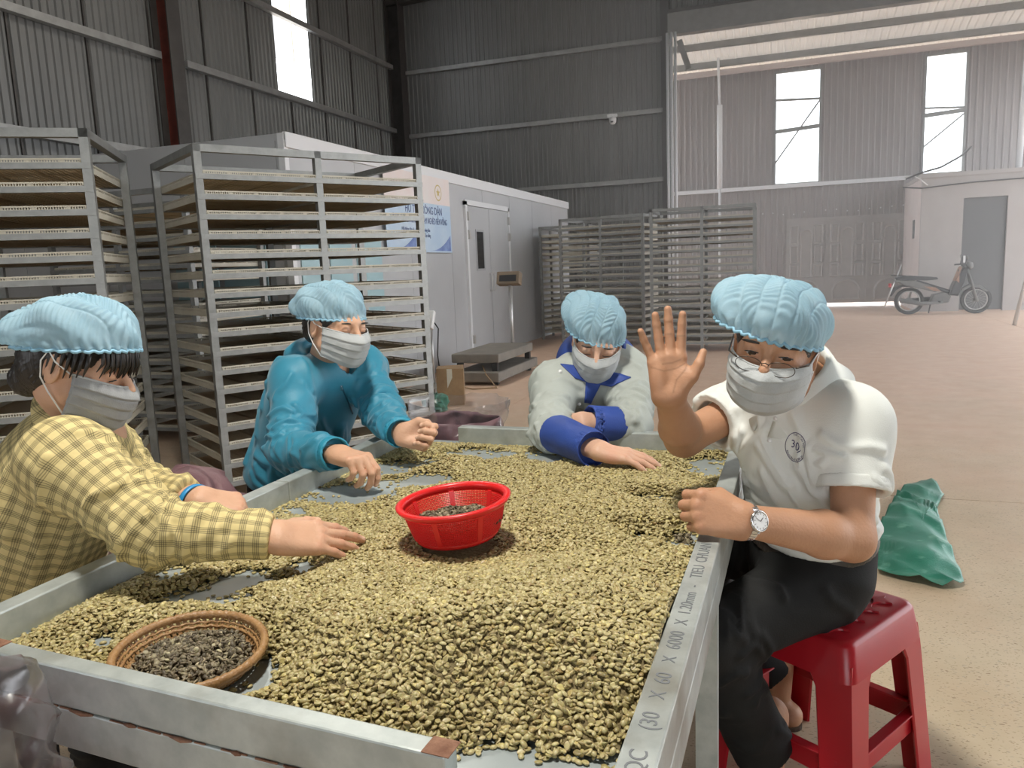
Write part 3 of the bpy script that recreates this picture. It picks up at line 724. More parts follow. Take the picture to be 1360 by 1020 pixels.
# where the tray and basket stand
TRC = np.array([-.820, .838]); TRR = .108
BKC = at_z(606, 664, .832)[:2]; BKR = .113
def gz(p): return at_z(p[0], p[1], ZS)[:2]
def ellip(cx, cy, rx, ry, ang=0):
    c = gz((cx, cy)); ca, sa = cos(ang), sin(ang)
    ex = gz((cx+rx*ca, cy+rx*sa))-c; ey = gz((cx-ry*sa, cy+ry*ca))-c
    return c, np.linalg.inv(np.stack([ex, ey], 1))
BARE = [ellip(*e) for e in ((472, 655, 74, 15, -.12), (560, 640, 44, 9, -.1), (640, 606, 50, 8, 0), (720, 608, 30, 9, .1), (940, 622, 27, 14, 0), (866, 665, 26, 5, 0), (853, 721, 11, 8, 0), (905, 722, 22, 14, -.2),
        (330, 775, 62, 12, -.12), (250, 797, 46, 9, -.2), (404, 756, 15, 8, 0), (136, 858, 18, 10, 0), (325, 905, 44, 22, -.3), (300, 802, 26, 7, 0), (225, 768, 26, 10, -.3), (290, 690, 26, 6, -.1), (345, 690, 20, 4, 0), (395, 680, 18, 5, 0), (590, 578, 40, 8, 0), (650, 578, 60, 3, 0), (520, 625, 60, 9, -.15),
        (800, 612, 40, 6, 0), (700, 1040, 140, 40, .02), (860, 1040, 60, 60, 0))]
def vnoise(x, y, s, seed):
    r = np.random.default_rng(seed); T = r.random((64, 64))
    u, w = x*s, y*s; i = np.floor(u).astype(int); j = np.floor(w).astype(int); fu, fw = u-i, w-j; fu = fu*fu*(3-2*fu); fw = fw*fw*(3-2*fw)
    g = lambda a, b: T[a % 64, b % 64]
    return (g(i, j)*(1-fu)+g(i+1, j)*fu)*(1-fw)+(g(i, j+1)*(1-fu)+g(i+1, j+1)*fu)*fw
def cover(x, y):
    p = np.stack([x, y], -1); c = np.ones_like(x)
    w = (vnoise(x, y, 28, 3)-.5)*.9+(vnoise(x, y, 80, 4)-.5)*.5
    for ce, Mi in BARE:
        q = (p-ce) @ Mi.T; d = np.sqrt((q**2).sum(-1))+w*.7
        c = np.minimum(c, np.clip((d-.85)/.25, 0, 1))
    return c
def heap(x, y):
    g = lambda cx, cy, sx, sy: np.exp(-((x-cx)/sx)**2-((y-cy)/sy)**2)
    t = .006+.066*g(-.50, 1.02, .30, .20)+.045*g(-.26, 1.10, .18, .32)+.05*g(-.42, .86, .22, .12)+.032*g(-.40, 1.55, .35, .28)+.03*g(-.95, 2.10, .12, .12)+.036*g(-.20, 2.17, .13, .10)+.024*g(-1.08, 1.0, .14, .14)+.022*g(-.75, 1.35, .14, .25)+.014*g(-.65, 1.95, .5, .15)
    t = t+.010*(vnoise(x, y, 9, 5)-.4)+.005*(vnoise(x, y, 25, 6)-.5)
    edge = np.minimum.reduce([np.clip((x+1.19)/.05, 0, 1), 1+0*x, np.clip((2.30-y)/.05+.3, 0, 1), np.clip((y-.70)/.11, 0, 1)])
    return np.clip(t, .004, .2)*(.25+.75*edge)
HG = .008; _hx = np.arange(-1.20, -.14, HG); _hy = np.arange(.69, 2.33, HG)
def _height_grid():
    X, Y = np.meshgrid(_hx, _hy, indexing='ij'); c = cover(X, Y); t = heap(X, Y)
    t = np.where(c < .5, .0015, t)
    dT = np.hypot(X-TRC[0], Y-TRC[1]); t = np.where(dT < TRR-.012, .002, t)
    dB = np.hypot(X-BKC[0], Y-BKC[1]); t = np.where(dB < .10, np.minimum(t, .058), t)
    for _ in range(26):                      # beans slump to their angle of repose
        for ax in (0, 1):
            for sgn in (1, -1):
                n = np.roll(t, sgn, ax); sl = [slice(None)]*2; sl[ax] = 0 if sgn == 1 else -1; n[tuple(sl)] = 9
                t = np.minimum(t, n+.55*HG)
    return t, c
_HT, _HC = _height_grid()
def _bil(A, x, y):
    u = np.clip((x-_hx[0])/HG, 0, len(_hx)-1.001); w = np.clip((y-_hy[0])/HG, 0, len(_hy)-1.001); i = u.astype(int); j = w.astype(int); fu = u-i; fw = w-j
    return (A[i, j]*(1-fu)+A[i+1, j]*fu)*(1-fw)+(A[i, j+1]*(1-fu)+A[i+1, j+1]*fu)*fw
def height(x, y): return _bil(_HT, x, y), _bil(_HC, x, y)
def make_beans():
    r = RNG; S = .0070
    xs = np.arange(-1.188, -.136, S); ys = np.arange(.715, 2.30, S)
    X, Y = np.meshgrid(xs, ys, indexing='ij'); X = (X+r.uniform(-.5, .5, X.shape)*S*1.1).ravel(); Y = (Y+r.uniform(-.5, .5, Y.shape)*S*1.1).ravel()
    t, c = height(X, Y); n = len(X)
    near_open = ((Y < .745-(X+1.1)*.06) & (X < -.33)) | (X > RR0[0]+(RR1[0]-RR0[0])*(Y-RR0[1])/(RR1[1]-RR0[1])-.026)      # under the near rail
    dT = np.hypot(X-TRC[0], Y-TRC[1]); dB = np.hypot(X-BKC[0], Y-BKC[1])
    keep = (r.random(n) < np.clip(.03+c*.97*np.clip(.62+t*60, 0, 1), 0, 1)) & ~near_open & (dT > .080) & (dB > .078)
    thick = t > .0075
    Z = np.where(thick, ZS+t+r.uniform(-.0014, .0016, n), ZS+.0018)
    flat = ~thick
    rx = np.where(r.random(n) < .5, pi, 0)+np.where(flat, r.normal(0, .12, n), r.normal(0, .55, n))
    Z = np.where(flat & (np.abs(np.cos(rx)+1) < .5), ZS+.003, Z)
    ry = np.where(flat, r.normal(0, .06, n), r.normal(0, .30, n)); rz = r.uniform(0, 2*pi, n); sc = r.normal(1.0, .09, n).clip(.75, 1.25)
    P1 = np.stack([X, Y, Z], -1)[keep]; R1 = np.stack([rx, ry, rz], -1)[keep]; S1 = sc[keep]
    # a second, lower layer fills the heap
    k2 = thick & (r.random(n) < .75) & ~near_open & (dB > .078) & (c > .5)
    P2 = np.stack([X+r.uniform(-.004, .004, n), Y+r.uniform(-.004, .004, n), Z-r.uniform(.0025, .0045, n)], -1)[k2]
    R2 = np.stack([r.uniform(0, 6.28, n), r.normal(0, .5, n), r.uniform(0, 6.28, n)], -1)[k2]; S2 = sc[k2]
    P = np.vstack([P1, P2]); R = np.vstack([R1, R2]); S_ = np.r_[S1, S2]
    return P, R, S_, len(P1)
BP, BR, BS, NTOP = make_beans()
_d = BP-CAM; _z = _d @ CF; _px = 680+FPX*(_d @ CR)/_z; _py = 510-FPX*(_d @ CU)/_z
_vis = (_px > 5) & (_px < 1355) & (_py < 1016) & (np.arange(len(BP)) < NTOP)
order = np.argsort(np.where(_vis, _z, 99))[:300]
first = None
for i in order:
    o = bpy.data.objects.new('coffee_bean', BEAN); COL.objects.link(o)
    o.location = BP[i]; o.rotation_euler = BR[i]; o.scale = (BS[i],)*3
    tag(o, 'single green coffee bean at the near edge of the heap by the open table corner', 'coffee bean', 'loose beans at the front of the heap')
    first = first or o
rest = np.ones(len(BP), bool); rest[order] = False
gx = np.arange(-1.186, -.150, .010); gy = np.arange(.715, 2.30, .010); GX, GY = np.meshgrid(gx, gy, indexing='ij'); T, C = height(GX, GY)
bv = np.stack([GX, GY, ZS+T-.0035], -1).reshape(-1, 3); idx = np.arange(GX.size).reshape(GX.shape)
q = np.stack([idx[:-1, :-1], idx[1:, :-1], idx[1:, 1:], idx[:-1, 1:]], -1).reshape(-1, 4); ok = (T.ravel()[q] > .0065).all(1) & (np.hypot(bv[q, 0]-BKC[0], bv[q, 1]-BKC[1]) > -1).all(1)
hb = scatter_object('coffee_bean_heap', first, BP[rest], BR[rest], BS[rest], bv, q[ok], M['bean_bed'])
tag(hb, 'wide heap of green coffee beans spread over the sorting table', 'coffee beans', None, 'stuff')

# ================================================================== red colander with defect beans
def wall_r(z): return .080+.023*(z/.075)**.8       # radius at height
bk = thing('colander', 'round red plastic colander basket of dark beans on the bean heap', 'basket', (BKC[0], BKC[1], ZS+.054))
bk.rotation_euler = (radians(-3), radians(-3), 0); bk.rotation_euler = (radians(2), radians(-4), 0)
M['red'] = mat('red_plastic', (.72, .02, .02), .32, spec=.5)
H = .075
mb = MB(); mb.lathe([(wall_r(H)-.003, H-.014), (wall_r(H)+.001, H-.012), (wall_r(H)+.010, H-.004), (wall_r(H)+.011, H+.001), (wall_r(H)+.006, H+.003), (wall_r(H)-.003, H+.001)], 64, close=True); mb.build('rim', M['red'], bk, True)
mb = MB(); mb.lathe([(0, 0), (.078, 0), (.082, .004), (.083, .012), (.080, .012), (.077, .004), (0, .003)], 48); mb.build('base', M['red'], bk, True)
NR = 7
for k in range(NR):
    a = 2*pi*k/NR+.25; mb = MB()
    for i in range(4):
        z0 = .010+(H-.022)*i/4; z1 = .010+(H-.022)*(i+1)/4; r0, r1 = wall_r(z0), wall_r(z1); da = .055
        vs = []
        for (r_, z_) in ((r0, z0), (r1, z1)):
            for s, o_ in ((-1, .0015), (1, .0015), (1, -.0015), (-1, -.0015)): vs.append(((r_+o_)*cos(a+s*da), (r_+o_)*sin(a+s*da), z_))
        mb.add(vs, [(0, 1, 5, 4), (1, 2, 6, 5), (2, 3, 7, 6), (3, 0, 4, 7), (0, 3, 2, 1), (4, 5, 6, 7)])
    mb.build('rib', M['red'], bk)
mb = MB(); nvert = 168
for k in range(nvert):
    a = 2*pi*k/nvert; pts = [(wall_r(z)*cos(a), wall_r(z)*sin(a), z) for z in np.linspace(.010, H-.012, 4)]
    mb.tube(pts, .0011, 4, cap=False)
for z in np.linspace(.012, H-.016, 15):
    mb.tube([(wall_r(z)*cos(2*pi*k/96), wall_r(z)*sin(2*pi*k/96), z) for k in range(96)], .0013, 4, closed=True)
mb.build('mesh_wall', M['red'], bk)

def dark_beans(name, c, rad, z0, dome, n, label, tilt=(0, 0), sy=1.0):
    r = RNG; rr = rad*np.sqrt(r.random(n)); th = r.uniform(0, 2*pi, n); x = rr*np.cos(th); y = rr*np.sin(th)*sy
    hh = lambda u, v: dome*np.clip(1-((u/rad)**2+(v/(rad*sy))**2)**1.3, 0, 1)+.003*np.sin(u*90+1)*np.cos(v*80)
    z = hh(x, y)+r.uniform(-.003, .003, n)
    P = np.stack([x, y, z], -1); R = np.stack([r.uniform(0, 6.28, n), r.normal(0, .6, n), r.uniform(0, 6.28, n)], -1); S_ = r.normal(.98, .12, n).clip(.6, 1.25)
    g = np.linspace(-rad, rad, 26); U, V = np.meshgrid(g, g*sy, indexing='ij'); W = hh(U, V)-.004; ins = ((U/rad)**2+(V/(rad*sy))**2) <= 1.0
    idx = np.arange(U.size).reshape(U.shape); q = np.stack([idx[:-1, :-1], idx[1:, :-1], idx[1:, 1:], idx[:-1, 1:]], -1).reshape(-1, 4); q = q[ins.ravel()[q].all(1)]
    o = scatter_object(name, DSRC, P, R, S_, np.stack([U, V, W], -1).reshape(-1, 3), q, M['bean_bed_dark'])
    o.location = (c[0], c[1], z0); o.rotation_euler = (tilt[0], tilt[1], 0)
    tag(o, label, 'coffee beans', None, 'stuff'); return o
# bamboo tray
TZ = ZS+.004
bt = thing('bamboo_tray', 'round woven bamboo tray of dark beans by the near rail', 'tray', (TRC[0], TRC[1], TZ)); bt.scale = (.93, .93, .93); bt.rotation_euler = (radians(3.5), radians(3), .4)
def weave_mat():
    m = mat('woven_bamboo', (.28, .15, .06), .55, var=(.38, .22, .09), vscale=30, bump=.0)
    nt = m.node_tree; N = nt.nodes; L = nt.links; P = N['Principled BSDF']; tc = N.new('ShaderNodeTexCoord')
    def wave(rot):
        mp = N.new('ShaderNodeMapping'); mp.inputs['Rotation'].default_value = (0, 0, rot); L.new(tc.outputs['Object'], mp.inputs[0])
        w = N.new('ShaderNodeTexWave'); w.inputs['Scale'].default_value = 45; w.inputs['Distortion'].default_value = .4; L.new(mp.outputs[0], w.inputs['Vector']); return w.outputs['Fac']
    ck = N.new('ShaderNodeTexChecker'); ck.inputs['Scale'].default_value = 90; L.new(tc.outputs['Object'], ck.inputs['Vector'])
    mx = N.new('ShaderNodeMix'); L.new(ck.outputs['Fac'], mx.inputs['Factor']); L.new(wave(.78), mx.inputs['A']); L.new(wave(-.78), mx.inputs['B'])
    b = N.new('ShaderNodeBump'); b.inputs['Strength'].default_value = .9; b.inputs['Distance'].default_value = .003; L.new(mx.outputs['Result'], b.inputs['Height']); L.new(b.outputs[0], P.inputs['Normal']); return m
M['weave'] = weave_mat(); M['bamboo'] = mat('bamboo_strip', (.28, .145, .055), .45, var=(.38, .22, .09), vscale=40, bump=.3, bscale=120)
mb = MB(); mb.lathe([(0, .0035), (.075, .004), (.088, .008), (.094, .014), (.0975, .014), (.091, .005), (.077, 0), (0, 0)], 56); mb.build('woven_bottom', M['weave'], bt, True)
for k in range(64):       # standing stakes with gaps between them
    a = 2*pi*k/64; mb = MB()
    mb.bar((.096*cos(a), .096*sin(a), .012), (.110*cos(a+.02), .110*sin(a+.02), .034), .0062, .0016, up=(-cos(a), -sin(a), .3)); mb.build('stake', M['bamboo'], bt)
for z, r_, rr_ in ((.020, .1015, .0028), (.026, .1055, .0024)):
    mb = MB(); mb.tube([(r_*cos(2*pi*k/64), r_*sin(2*pi*k/64), z+.0012*(-1)**k) for k in range(64)], rr_, 6, closed=True); mb.build('woven_band', M['bamboo'], bt, True)
mb = MB(); n_ = 160
mb.tube([((.112+.0009*(k % 2))*cos(2*pi*k/n_), (.112+.0009*(k % 2))*sin(2*pi*k/n_), .036+.0008*(k % 2)) for k in range(n_)], [.0062+.0006*(k % 3) for k in range(n_)], 10, closed=True); mb.build('rim', M['bamboo'], bt, True)
# one real defect bean lies on top and lends its shape to the others
DSRC = bpy.data.objects.new('coffee_bean', BEAND); COL.objects.link(DSRC); DSRC.location = (TRC[0]+.01, TRC[1], TZ+.034); DSRC.rotation_euler = (3.0, .1, .7)
tag(DSRC, 'dark broken coffee bean on top of the pile in the bamboo tray', 'coffee bean')
dark_beans('defect_bean_pile', TRC, .086, TZ+.012, .018, 1300, 'pile of dark brown defect beans in the bamboo tray', (radians(3.5), radians(3)))
dark_beans('defect_bean_pile', BKC, .090, ZS+.054+.034, .010, 1150, 'layer of dark brown defect beans in the red colander', (radians(-3), radians(-3)))
# ================================================================== smooth-blended bodies: signed distances and sparse surface nets
def V3(p): return np.asarray(p, float)
def unit(v): v = V3(v); return v/np.linalg.norm(v)
def smin(a, b, k):
    h = np.clip(.5+.5*(b-a)/k, 0, 1); return b*(1-h)+a*h-k*h*(1-h)
def smax(a, b, k): return -smin(-a, -b, k)
def seg(P, a, b, ra, rb):
    a = V3(a); b = V3(b); ba = b-a; t = np.clip((P-a) @ ba/(ba @ ba+1e-12), 0, 1)
    q = P-a-t[:, None]*ba; return np.sqrt((q*q).sum(1))-(ra+(rb-ra)*t)
def ell(P, c, r, R=None):
    q = P-V3(c)
    if R is not None: q = q @ np.asarray(R).T
    r = V3(r); k0 = np.sqrt(((q/r)**2).sum(1)); k1 = np.sqrt(((q/(r*r))**2).sum(1))+1e-9
    return k0*(k0-1)/k1
def surface_net(fn, lo, hi, h):
    lo = V3(lo); hi = V3(hi); c = 4*h
    n = np.ceil((hi-lo)/c).astype(int)+1
    ax = [lo[i]+(np.arange(n[i])+.5)*c for i in range(3)]
    G = np.stack(np.meshgrid(*ax, indexing='ij'), -1).reshape(-1, 3)
    d = fn(G); act = np.abs(d) < c*1.5
    ci = np.stack(np.unravel_index(np.nonzero(act)[0], n), -1)
    m = len(ci)
    k = np.arange(5); K = np.stack(np.meshgrid(k, k, k, indexing='ij'), -1).reshape(-1, 3)
    fi = ci[:, None, :]*4+K[None]
    vals = np.empty(m*125); pts = (lo+fi.reshape(-1, 3)*h)
    for s in range(0, len(pts), 400000): vals[s:s+400000] = fn(pts[s:s+400000])
    vals = vals.reshape(m, 5, 5, 5); sg = vals < 0
    cnt = np.zeros((m, 4, 4, 4), np.int8)
    for a in (0, 1):
        for b in (0, 1):
            for e in (0, 1): cnt += sg[:, a:a+4, b:b+4, e:e+4]
    act2 = (cnt > 0) & (cnt < 8)
    bi, x, y, z = np.nonzero(act2)
    cell = ci[bi]*4+np.stack([x, y, z], -1)
    corner = np.stack([vals[bi, x+a, y+b, z+e] for a in (0, 1) for b in (0, 1) for e in (0, 1)], -1)
    off = np.array([(a, b, e) for a in (0, 1) for b in (0, 1) for e in (0, 1)], float)
    edges = [(0, 1), (2, 3), (4, 5), (6, 7), (0, 2), (1, 3), (4, 6), (5, 7), (0, 4), (1, 5), (2, 6), (3, 7)]
    acc = np.zeros((len(cell), 3)); num = np.zeros(len(cell))
    for i, j in edges:
        va, vb = corner[:, i], corner[:, j]; cr = (va < 0) != (vb < 0)
        t = np.where(cr, va/np.where(cr, va-vb, 1), 0)
        acc += np.where(cr[:, None], off[i]+(off[j]-off[i])*t[:, None], 0); num += cr
    vert = lo+(cell+acc/num[:, None])*h
    S = (n*4+8).astype(np.int64)
    key = ((cell[:, 0]+1)*S[1]+(cell[:, 1]+1))*S[2]+(cell[:, 2]+1)
    o = np.argsort(key); sk = key[o]
    def find(cc):
        kk = ((cc[:, 0]+1)*S[1]+(cc[:, 1]+1))*S[2]+(cc[:, 2]+1)
        p = np.clip(np.searchsorted(sk, kk), 0, len(sk)-1); ok = sk[p] == kk; return np.where(ok, o[p], -1)
    F = []
    s0 = corner[:, 0] < 0
    for axis, ci1 in ((0, 4), (1, 2), (2, 1)):
        s1 = corner[:, ci1] < 0; cr = s0 != s1; idx = np.nonzero(cr)[0]
        u, w = [q for q in range(3) if q != axis]
        du = np.zeros(3, int); du[u] = 1; dw = np.zeros(3, int); dw[w] = 1
        cc = cell[idx]; q = np.stack([idx, find(cc-du), find(cc-du-dw), find(cc-dw)], -1)
        good = (q >= 0).all(1); q = q[good]; flip = s0[idx][good]
        if axis == 1: flip = ~flip
        q = np.where(flip[:, None], q, q[:, ::-1]); F.append(q)
    return vert, np.vstack(F)
def relax(v, f, it=2, lam=.5):
    e = np.vstack([f[:, [0, 1]], f[:, [1, 2]], f[:, [2, 3]], f[:, [3, 0]]]); e = np.vstack([e, e[:, ::-1]])
    deg = np.bincount(e[:, 0], minlength=len(v)).astype(float); deg[deg == 0] = 1
    for _ in range(it):
        s = np.stack([np.bincount(e[:, 0], v[e[:, 1], k], minlength=len(v)) for k in range(3)], -1)/deg[:, None]; v = v+lam*(s-v)
    return v
def join_parts(parts):
    vs, fs, b = [], [], 0
    for v, f in parts: vs.append(v); fs.append(f+b); b += len(v)
    return np.vstack(vs), np.vstack(fs)
def set_attr(me, name, arr, ty='FLOAT_VECTOR'):
    a = me.attributes.new(name, ty, 'POINT')
    a.data.foreach_set('vector' if ty == 'FLOAT_VECTOR' else ('color' if ty == 'FLOAT_COLOR' else 'value'), np.ascontiguousarray(arr, np.float32).ravel())
class Frame:
    """rows x (forward), y, z of a local frame at o"""
    def __init__(s, o, x, z, y=None):
        s.o = V3(o); s.x = unit(x); z = V3(z); s.z = unit(z-s.x*(z @ s.x))
        s.y = np.cross(s.z, s.x) if y is None else y
        s.R = np.stack([s.x, s.y, s.z])
    def loc(s, P): return (P-s.o) @ s.R.T
    def w(s, p): return s.o+V3(p) @ s.R
    def wd(s, p): return V3(p) @ s.R
    def mat(s): return Matrix(((s.x[0], s.y[0], s.z[0], s.o[0]), (s.x[1], s.y[1], s.z[1], s.o[1]), (s.x[2], s.y[2], s.z[2], s.o[2]), (0, 0, 0, 1)))

# ---------------------------------------------------------------- head
def head_sdf(P, F, neck, open_eyes, sc=1.0):
    q = F.loc(P)/sc; m = q.copy(); m[:, 1] = np.abs(m[:, 1])
    d = ell(q, (-.008, 0, .025), (.096, .074, .090))
    d = smin(d, ell(q, (.026, 0, -.030), (.066, .060, .074)), .03)
    d = smin(d, seg(m, (.015, .046, -.055), (.064, .014, -.088), .020, .018), .03)
    d = smin(d, ell(q, (.074, 0, -.088), (.017, .018, .016)), .02)
    d = smin(d, ell(m, (.062, .040, -.020), (.024, .022, .020)), .02)
    d = smin(d, seg(m, (.086, 0, .024), (.074, .040, .020), .011, .010), .015)
    d = smax(d, -ell(m, (.100, .032, .004), (.014, .019, .011)), .012)
    d = smin(d, seg(q, (.092, 0, .012), (.114, 0, -.022), .0065, .0105), .012)
    d = smin(d, ell(m, (.104, .011, -.027), (.011, .008, .0075)), .006)
    d = smin(d, ell(q, (.094, 0, -.055), (.012, .024, .0055)), .008)
    d = smin(d, ell(q, (.093, 0, -.066), (.012, .021, .006)), .006)
    lid = ell(m, (.079, .032, .003), (.0155, .0165, .0145))
    d = smin(d, lid, .006)
    if open_eyes: d = smax(d, -ell(m, (.096, .032, .0025), (.014, .0135, open_eyes)), .0012)
    else: d = d+.0012*np.exp(-((m[:, 2]+.004)/.0015)**2)*(np.abs(m[:, 1]-.032) < .014)*(m[:, 0] > .07)
    ear = ell(m, (-.006, .077, -.004), (.019, .008, .031), [[.97, .25, -.0], [-.25, .97, 0], [0, 0, 1]])
    ear = smax(ear, -ell(m, (-.002, .084, .000), (.010, .006, .018)), .006)
    d = smin(d, ear, .008)
    d = d*sc
    nk = F.w((-.018*sc, 0, -.055*sc)); d = smin(d, seg(P, nk, neck, .050*sc, .054*sc), .03)
    d = smin(d, ell(P, V3(neck)+np.array([0, 0, -.05]), (.074, .074, .05)), .05)
    return d

# ---------------------------------------------------------------- hand: x to the fingers, y to the thumb, z dorsal
FB = {'i': (.086, .0250), 'm': (.089, .0055), 'r': (.085, -.0135), 'p': (.076, -.0305)}
FL = {'i': (.041, .025, .020), 'm': (.045, .028, .021), 'r': (.041, .027, .020), 'p': (.032, .020, .018)}
FR = {'i': .0096, 'm': .0099, 'r': .0094, 'p': .0083}
def finger_pts(k, curl, spread):
    p = np.array([FB[k][0], FB[k][1], .002]); pts = [p]; c = 0; s = radians(spread)
    for L, a in zip(FL[k], curl):
        c += radians(a); p = p+L*np.array([cos(c)*cos(s), cos(c)*sin(s) if True else 0, -sin(c)]); pts.append(p)
    return pts
def hand_sdf(q, pose):
    palm = None
    for k in 'imrp':
        bx, by = FB[k]; s = seg(q, (.004, by*.62, 0), (bx-.004, by, 0), .0155, .0125); palm = s if palm is None else smin(palm, s, .014)
    palm = smin(palm, ell(q, (.036, .024, -.010), (.034, .017, .015), [[.9, .43, 0], [-.43, .9, 0], [0, 0, 1]]), .012)
    palm = smin(palm, ell(q, (.036, -.022, -.007), (.034, .014, .014)), .012)
    d = palm
    for k in 'imrp':
        pts = finger_pts(k, pose[k][0], pose[k][1]); r = FR[k]; f = None
        rr = [r*1.12, r*1.0, r*.92, r*.78]
        for i in range(3):
            s = seg(q, pts[i], pts[i+1], rr[i], rr[i+1]); f = s if f is None else smin(f, s, .003)
        d = np.minimum(d, smin(palm, f, .009))
    T = pose['t']; f = None; rr = [.0145, .0118, .0105, .0078]
    for i in range(3):
        s = seg(q, T[i], T[i+1], rr[i], rr[i+1]); f = s if f is None else smin(f, s, .004)
    d = np.minimum(d, smin(palm, f, .010))
    return d
def nails(pose):
    out = []
    for k in 'imrp':
        p = finger_pts(k, pose[k][0], pose[k][1]); dirv = unit(p[3]-p[2]); c = sum(radians(a) for a in pose[k][0]); up = np.array([sin(c), 0, cos(c)])
        out.append((p[3]-dirv*.003+up*FR[k]*.72, .0062))
    T = pose['t']; out.append((V3(T[3])+np.array([0, 0, .006]), .0065)); return out
POSE = {
 'flat': dict(i=((8, 10, 8), 5), m=((6, 9, 8), 0), r=((8, 11, 8), -5), p=((10, 14, 10), -11), t=((.018, .022, -.006), (.046, .042, -.012), (.074, .050, -.014), (.096, .052, -.014))),
 'wave': dict(i=((2, 4, 3), 3), m=((0, 3, 3), -3), r=((2, 5, 3), -8), p=((4, 8, 5), -22), t=((.016, .020, -.008), (.044, .044, -.018), (.070, .058, -.018), (.094, .068, -.012))),
 'fist': dict(i=((62, 95, 55), 2), m=((66, 95, 55), 0), r=((68, 95, 55), -2), p=((70, 92, 55), -4), t=((.018, .022, -.010), (.050, .040, -.022), (.080, .034, -.034), (.100, .020, -.040))),
 'loose': dict(i=((38, 52, 30), 4), m=((52, 66, 34), 0), r=((60, 70, 36), -3), p=((64, 70, 36), -6), t=((.018, .022, -.008), (.050, .038, -.024), (.080, .034, -.036), (.103, .026, -.042))),
 'pinch': dict(i=((44, 42, 24), 3), m=((50, 50, 28), 0), r=((58, 56, 30), -3), p=((62, 60, 30), -6), t=((.018, .022, -.010), (.048, .040, -.030), (.078, .038, -.048), (.102, .030, -.062))),
}
def arm_sdf(P, el, wr, F, pose, sh=None, rs=(.036, .043, .0225), hs=1.0):
    el = V3(el); wr = V3(wr)
    d = hand_sdf(F.loc(P)/hs, pose)*hs
    ax = unit(wr-el); y = F.y-ax*(F.y @ ax); y = unit(y)
    mid = el+(wr-el)*.28
    for s in (-1, 1):
        f = seg(P, el+y*s*.006, mid+y*s*.008, rs[0], rs[1]-.006); f = smin(f, seg(P, mid+y*s*.008, wr+y*s*.010+F.x*.006, rs[1]-.006, rs[2]-.003), .02)
        d = smin(d, f, .018)
    if sh is not None: d = smin(d, seg(P, V3(sh), el, .048, .040), .025)
    return d

# ---------------------------------------------------------------- clothing
def limb_coords(P, a, b, ref):
    a = V3(a); b = V3(b); ax = unit(b-a); r = V3(ref)-ax*(V3(ref) @ ax); r = unit(r); u = np.cross(ax, r)
    q = P-a; return q @ ax, np.arctan2(q @ u, q @ r)
def sleeve_sdf(P, sh, el, wr, r0, r1, r2, end=1.0, fold=.004, seed=0.0):
    sh, el, wr = V3(sh), V3(el), V3(wr); we = el+(wr-el)*end
    d = smin(seg(P, sh, el, r0, r1), seg(P, el, we, r1, r2), .03)
    L1 = np.linalg.norm(el-sh); L2 = np.linalg.norm(we-el)
    s1, a1 = limb_coords(P, sh, el, (0.3, .2, 1)); s2, a2 = limb_coords(P, el, we, (0.3, .2, 1))
    near1 = np.exp(-((s1-L1)/(.5*L1))**2); near2 = np.exp(-(s2/(.55*L2))**2)
    rid = lambda x: 1-2*np.abs(np.sin(x*.5))**.8
    f1 = rid(s1*2*pi/.060+2.4*np.sin(a1+seed)+seed)*near1*np.clip(s1/.05, 0, 1)*(.45+.55*np.cos(a1-seed))+.7*np.sin(s1*2*pi/.11+2*np.sin(2*a1+seed))*.6
    f2 = rid(s2*2*pi/.048+2.6*np.sin(a2+1.0+seed)+2*seed)*(.30+near2)*np.clip((L2-s2)/.03, 0, 1)*(.5+.5*np.cos(a2+1.3*seed))+.5*np.sin(s2*2*pi/.09+2*np.sin(2*a2+seed))*.6
    use2 = seg(P, sh, el, r0, r1) > seg(P, el, we, r1, r2)
    d = d-fold*np.where(use2, f2, f1)
    ax = unit(we-el); cap = (P-we) @ ax
    return np.maximum(d, cap)
class Torso:
    def __init__(s, pel, neck, shR, shL):
        s.pel = V3(pel); s.neck = V3(neck); s.up = unit(s.neck-s.pel); s.L = np.linalg.norm(s.neck-s.pel)
        r = V3(shR)-V3(shL); r = r-s.up*(r @ s.up); s.r = unit(r); s.f = np.cross(s.up, s.r); s.shR = V3(shR); s.shL = V3(shL)
        s.R = np.stack([s.r, s.f, s.up])
    def loc(s, P): return (P-s.pel) @ s.R.T
    def w(s, p): return s.pel+V3(p) @ s.R
    def sdf(s, P, g=0.0, shr=.062, wide=1.0, hem=None):
        q = s.loc(P); L = s.L
        d = ell(q, (0, 0, .02), (.165*wide+g, .128+g, .13))
        d = smin(d, ell(q, (0, -.005, .36*L), (.150*wide+g, .112+g, .17)), .08)
        d = smin(d, ell(q, (0, 0, .68*L), (.165*wide+g, .118+g, .17)), .08)
        d = smin(d, seg(P, s.shR, s.shL, shr+g, shr+g), .06)
        mid = (s.shR+s.shL)/2
        d = smin(d, seg(P, mid+(s.neck-mid)*.2, s.neck-s.up*.040, .066+g*.5, .056+g*.3), .04)
        return d
def cloth_noise(P, A, k=1.0, seed=0.0):
    x, y, z = P[:, 0]*k, P[:, 1]*k, P[:, 2]*k
    w = 1.3*np.sin(9*x+7*y+seed)+1.1*np.sin(11*z-8*x+2*seed)
    return A*(.6*(1-2*np.abs(np.sin(.5*(40*z+22*x+2.6*w+seed)))**.8)+np.sin(24*x-28*y+18*z+1.8*w+3*seed)*.5+.25*(1-2*np.abs(np.sin(.5*(95*z+40*y-1.2*w)))))

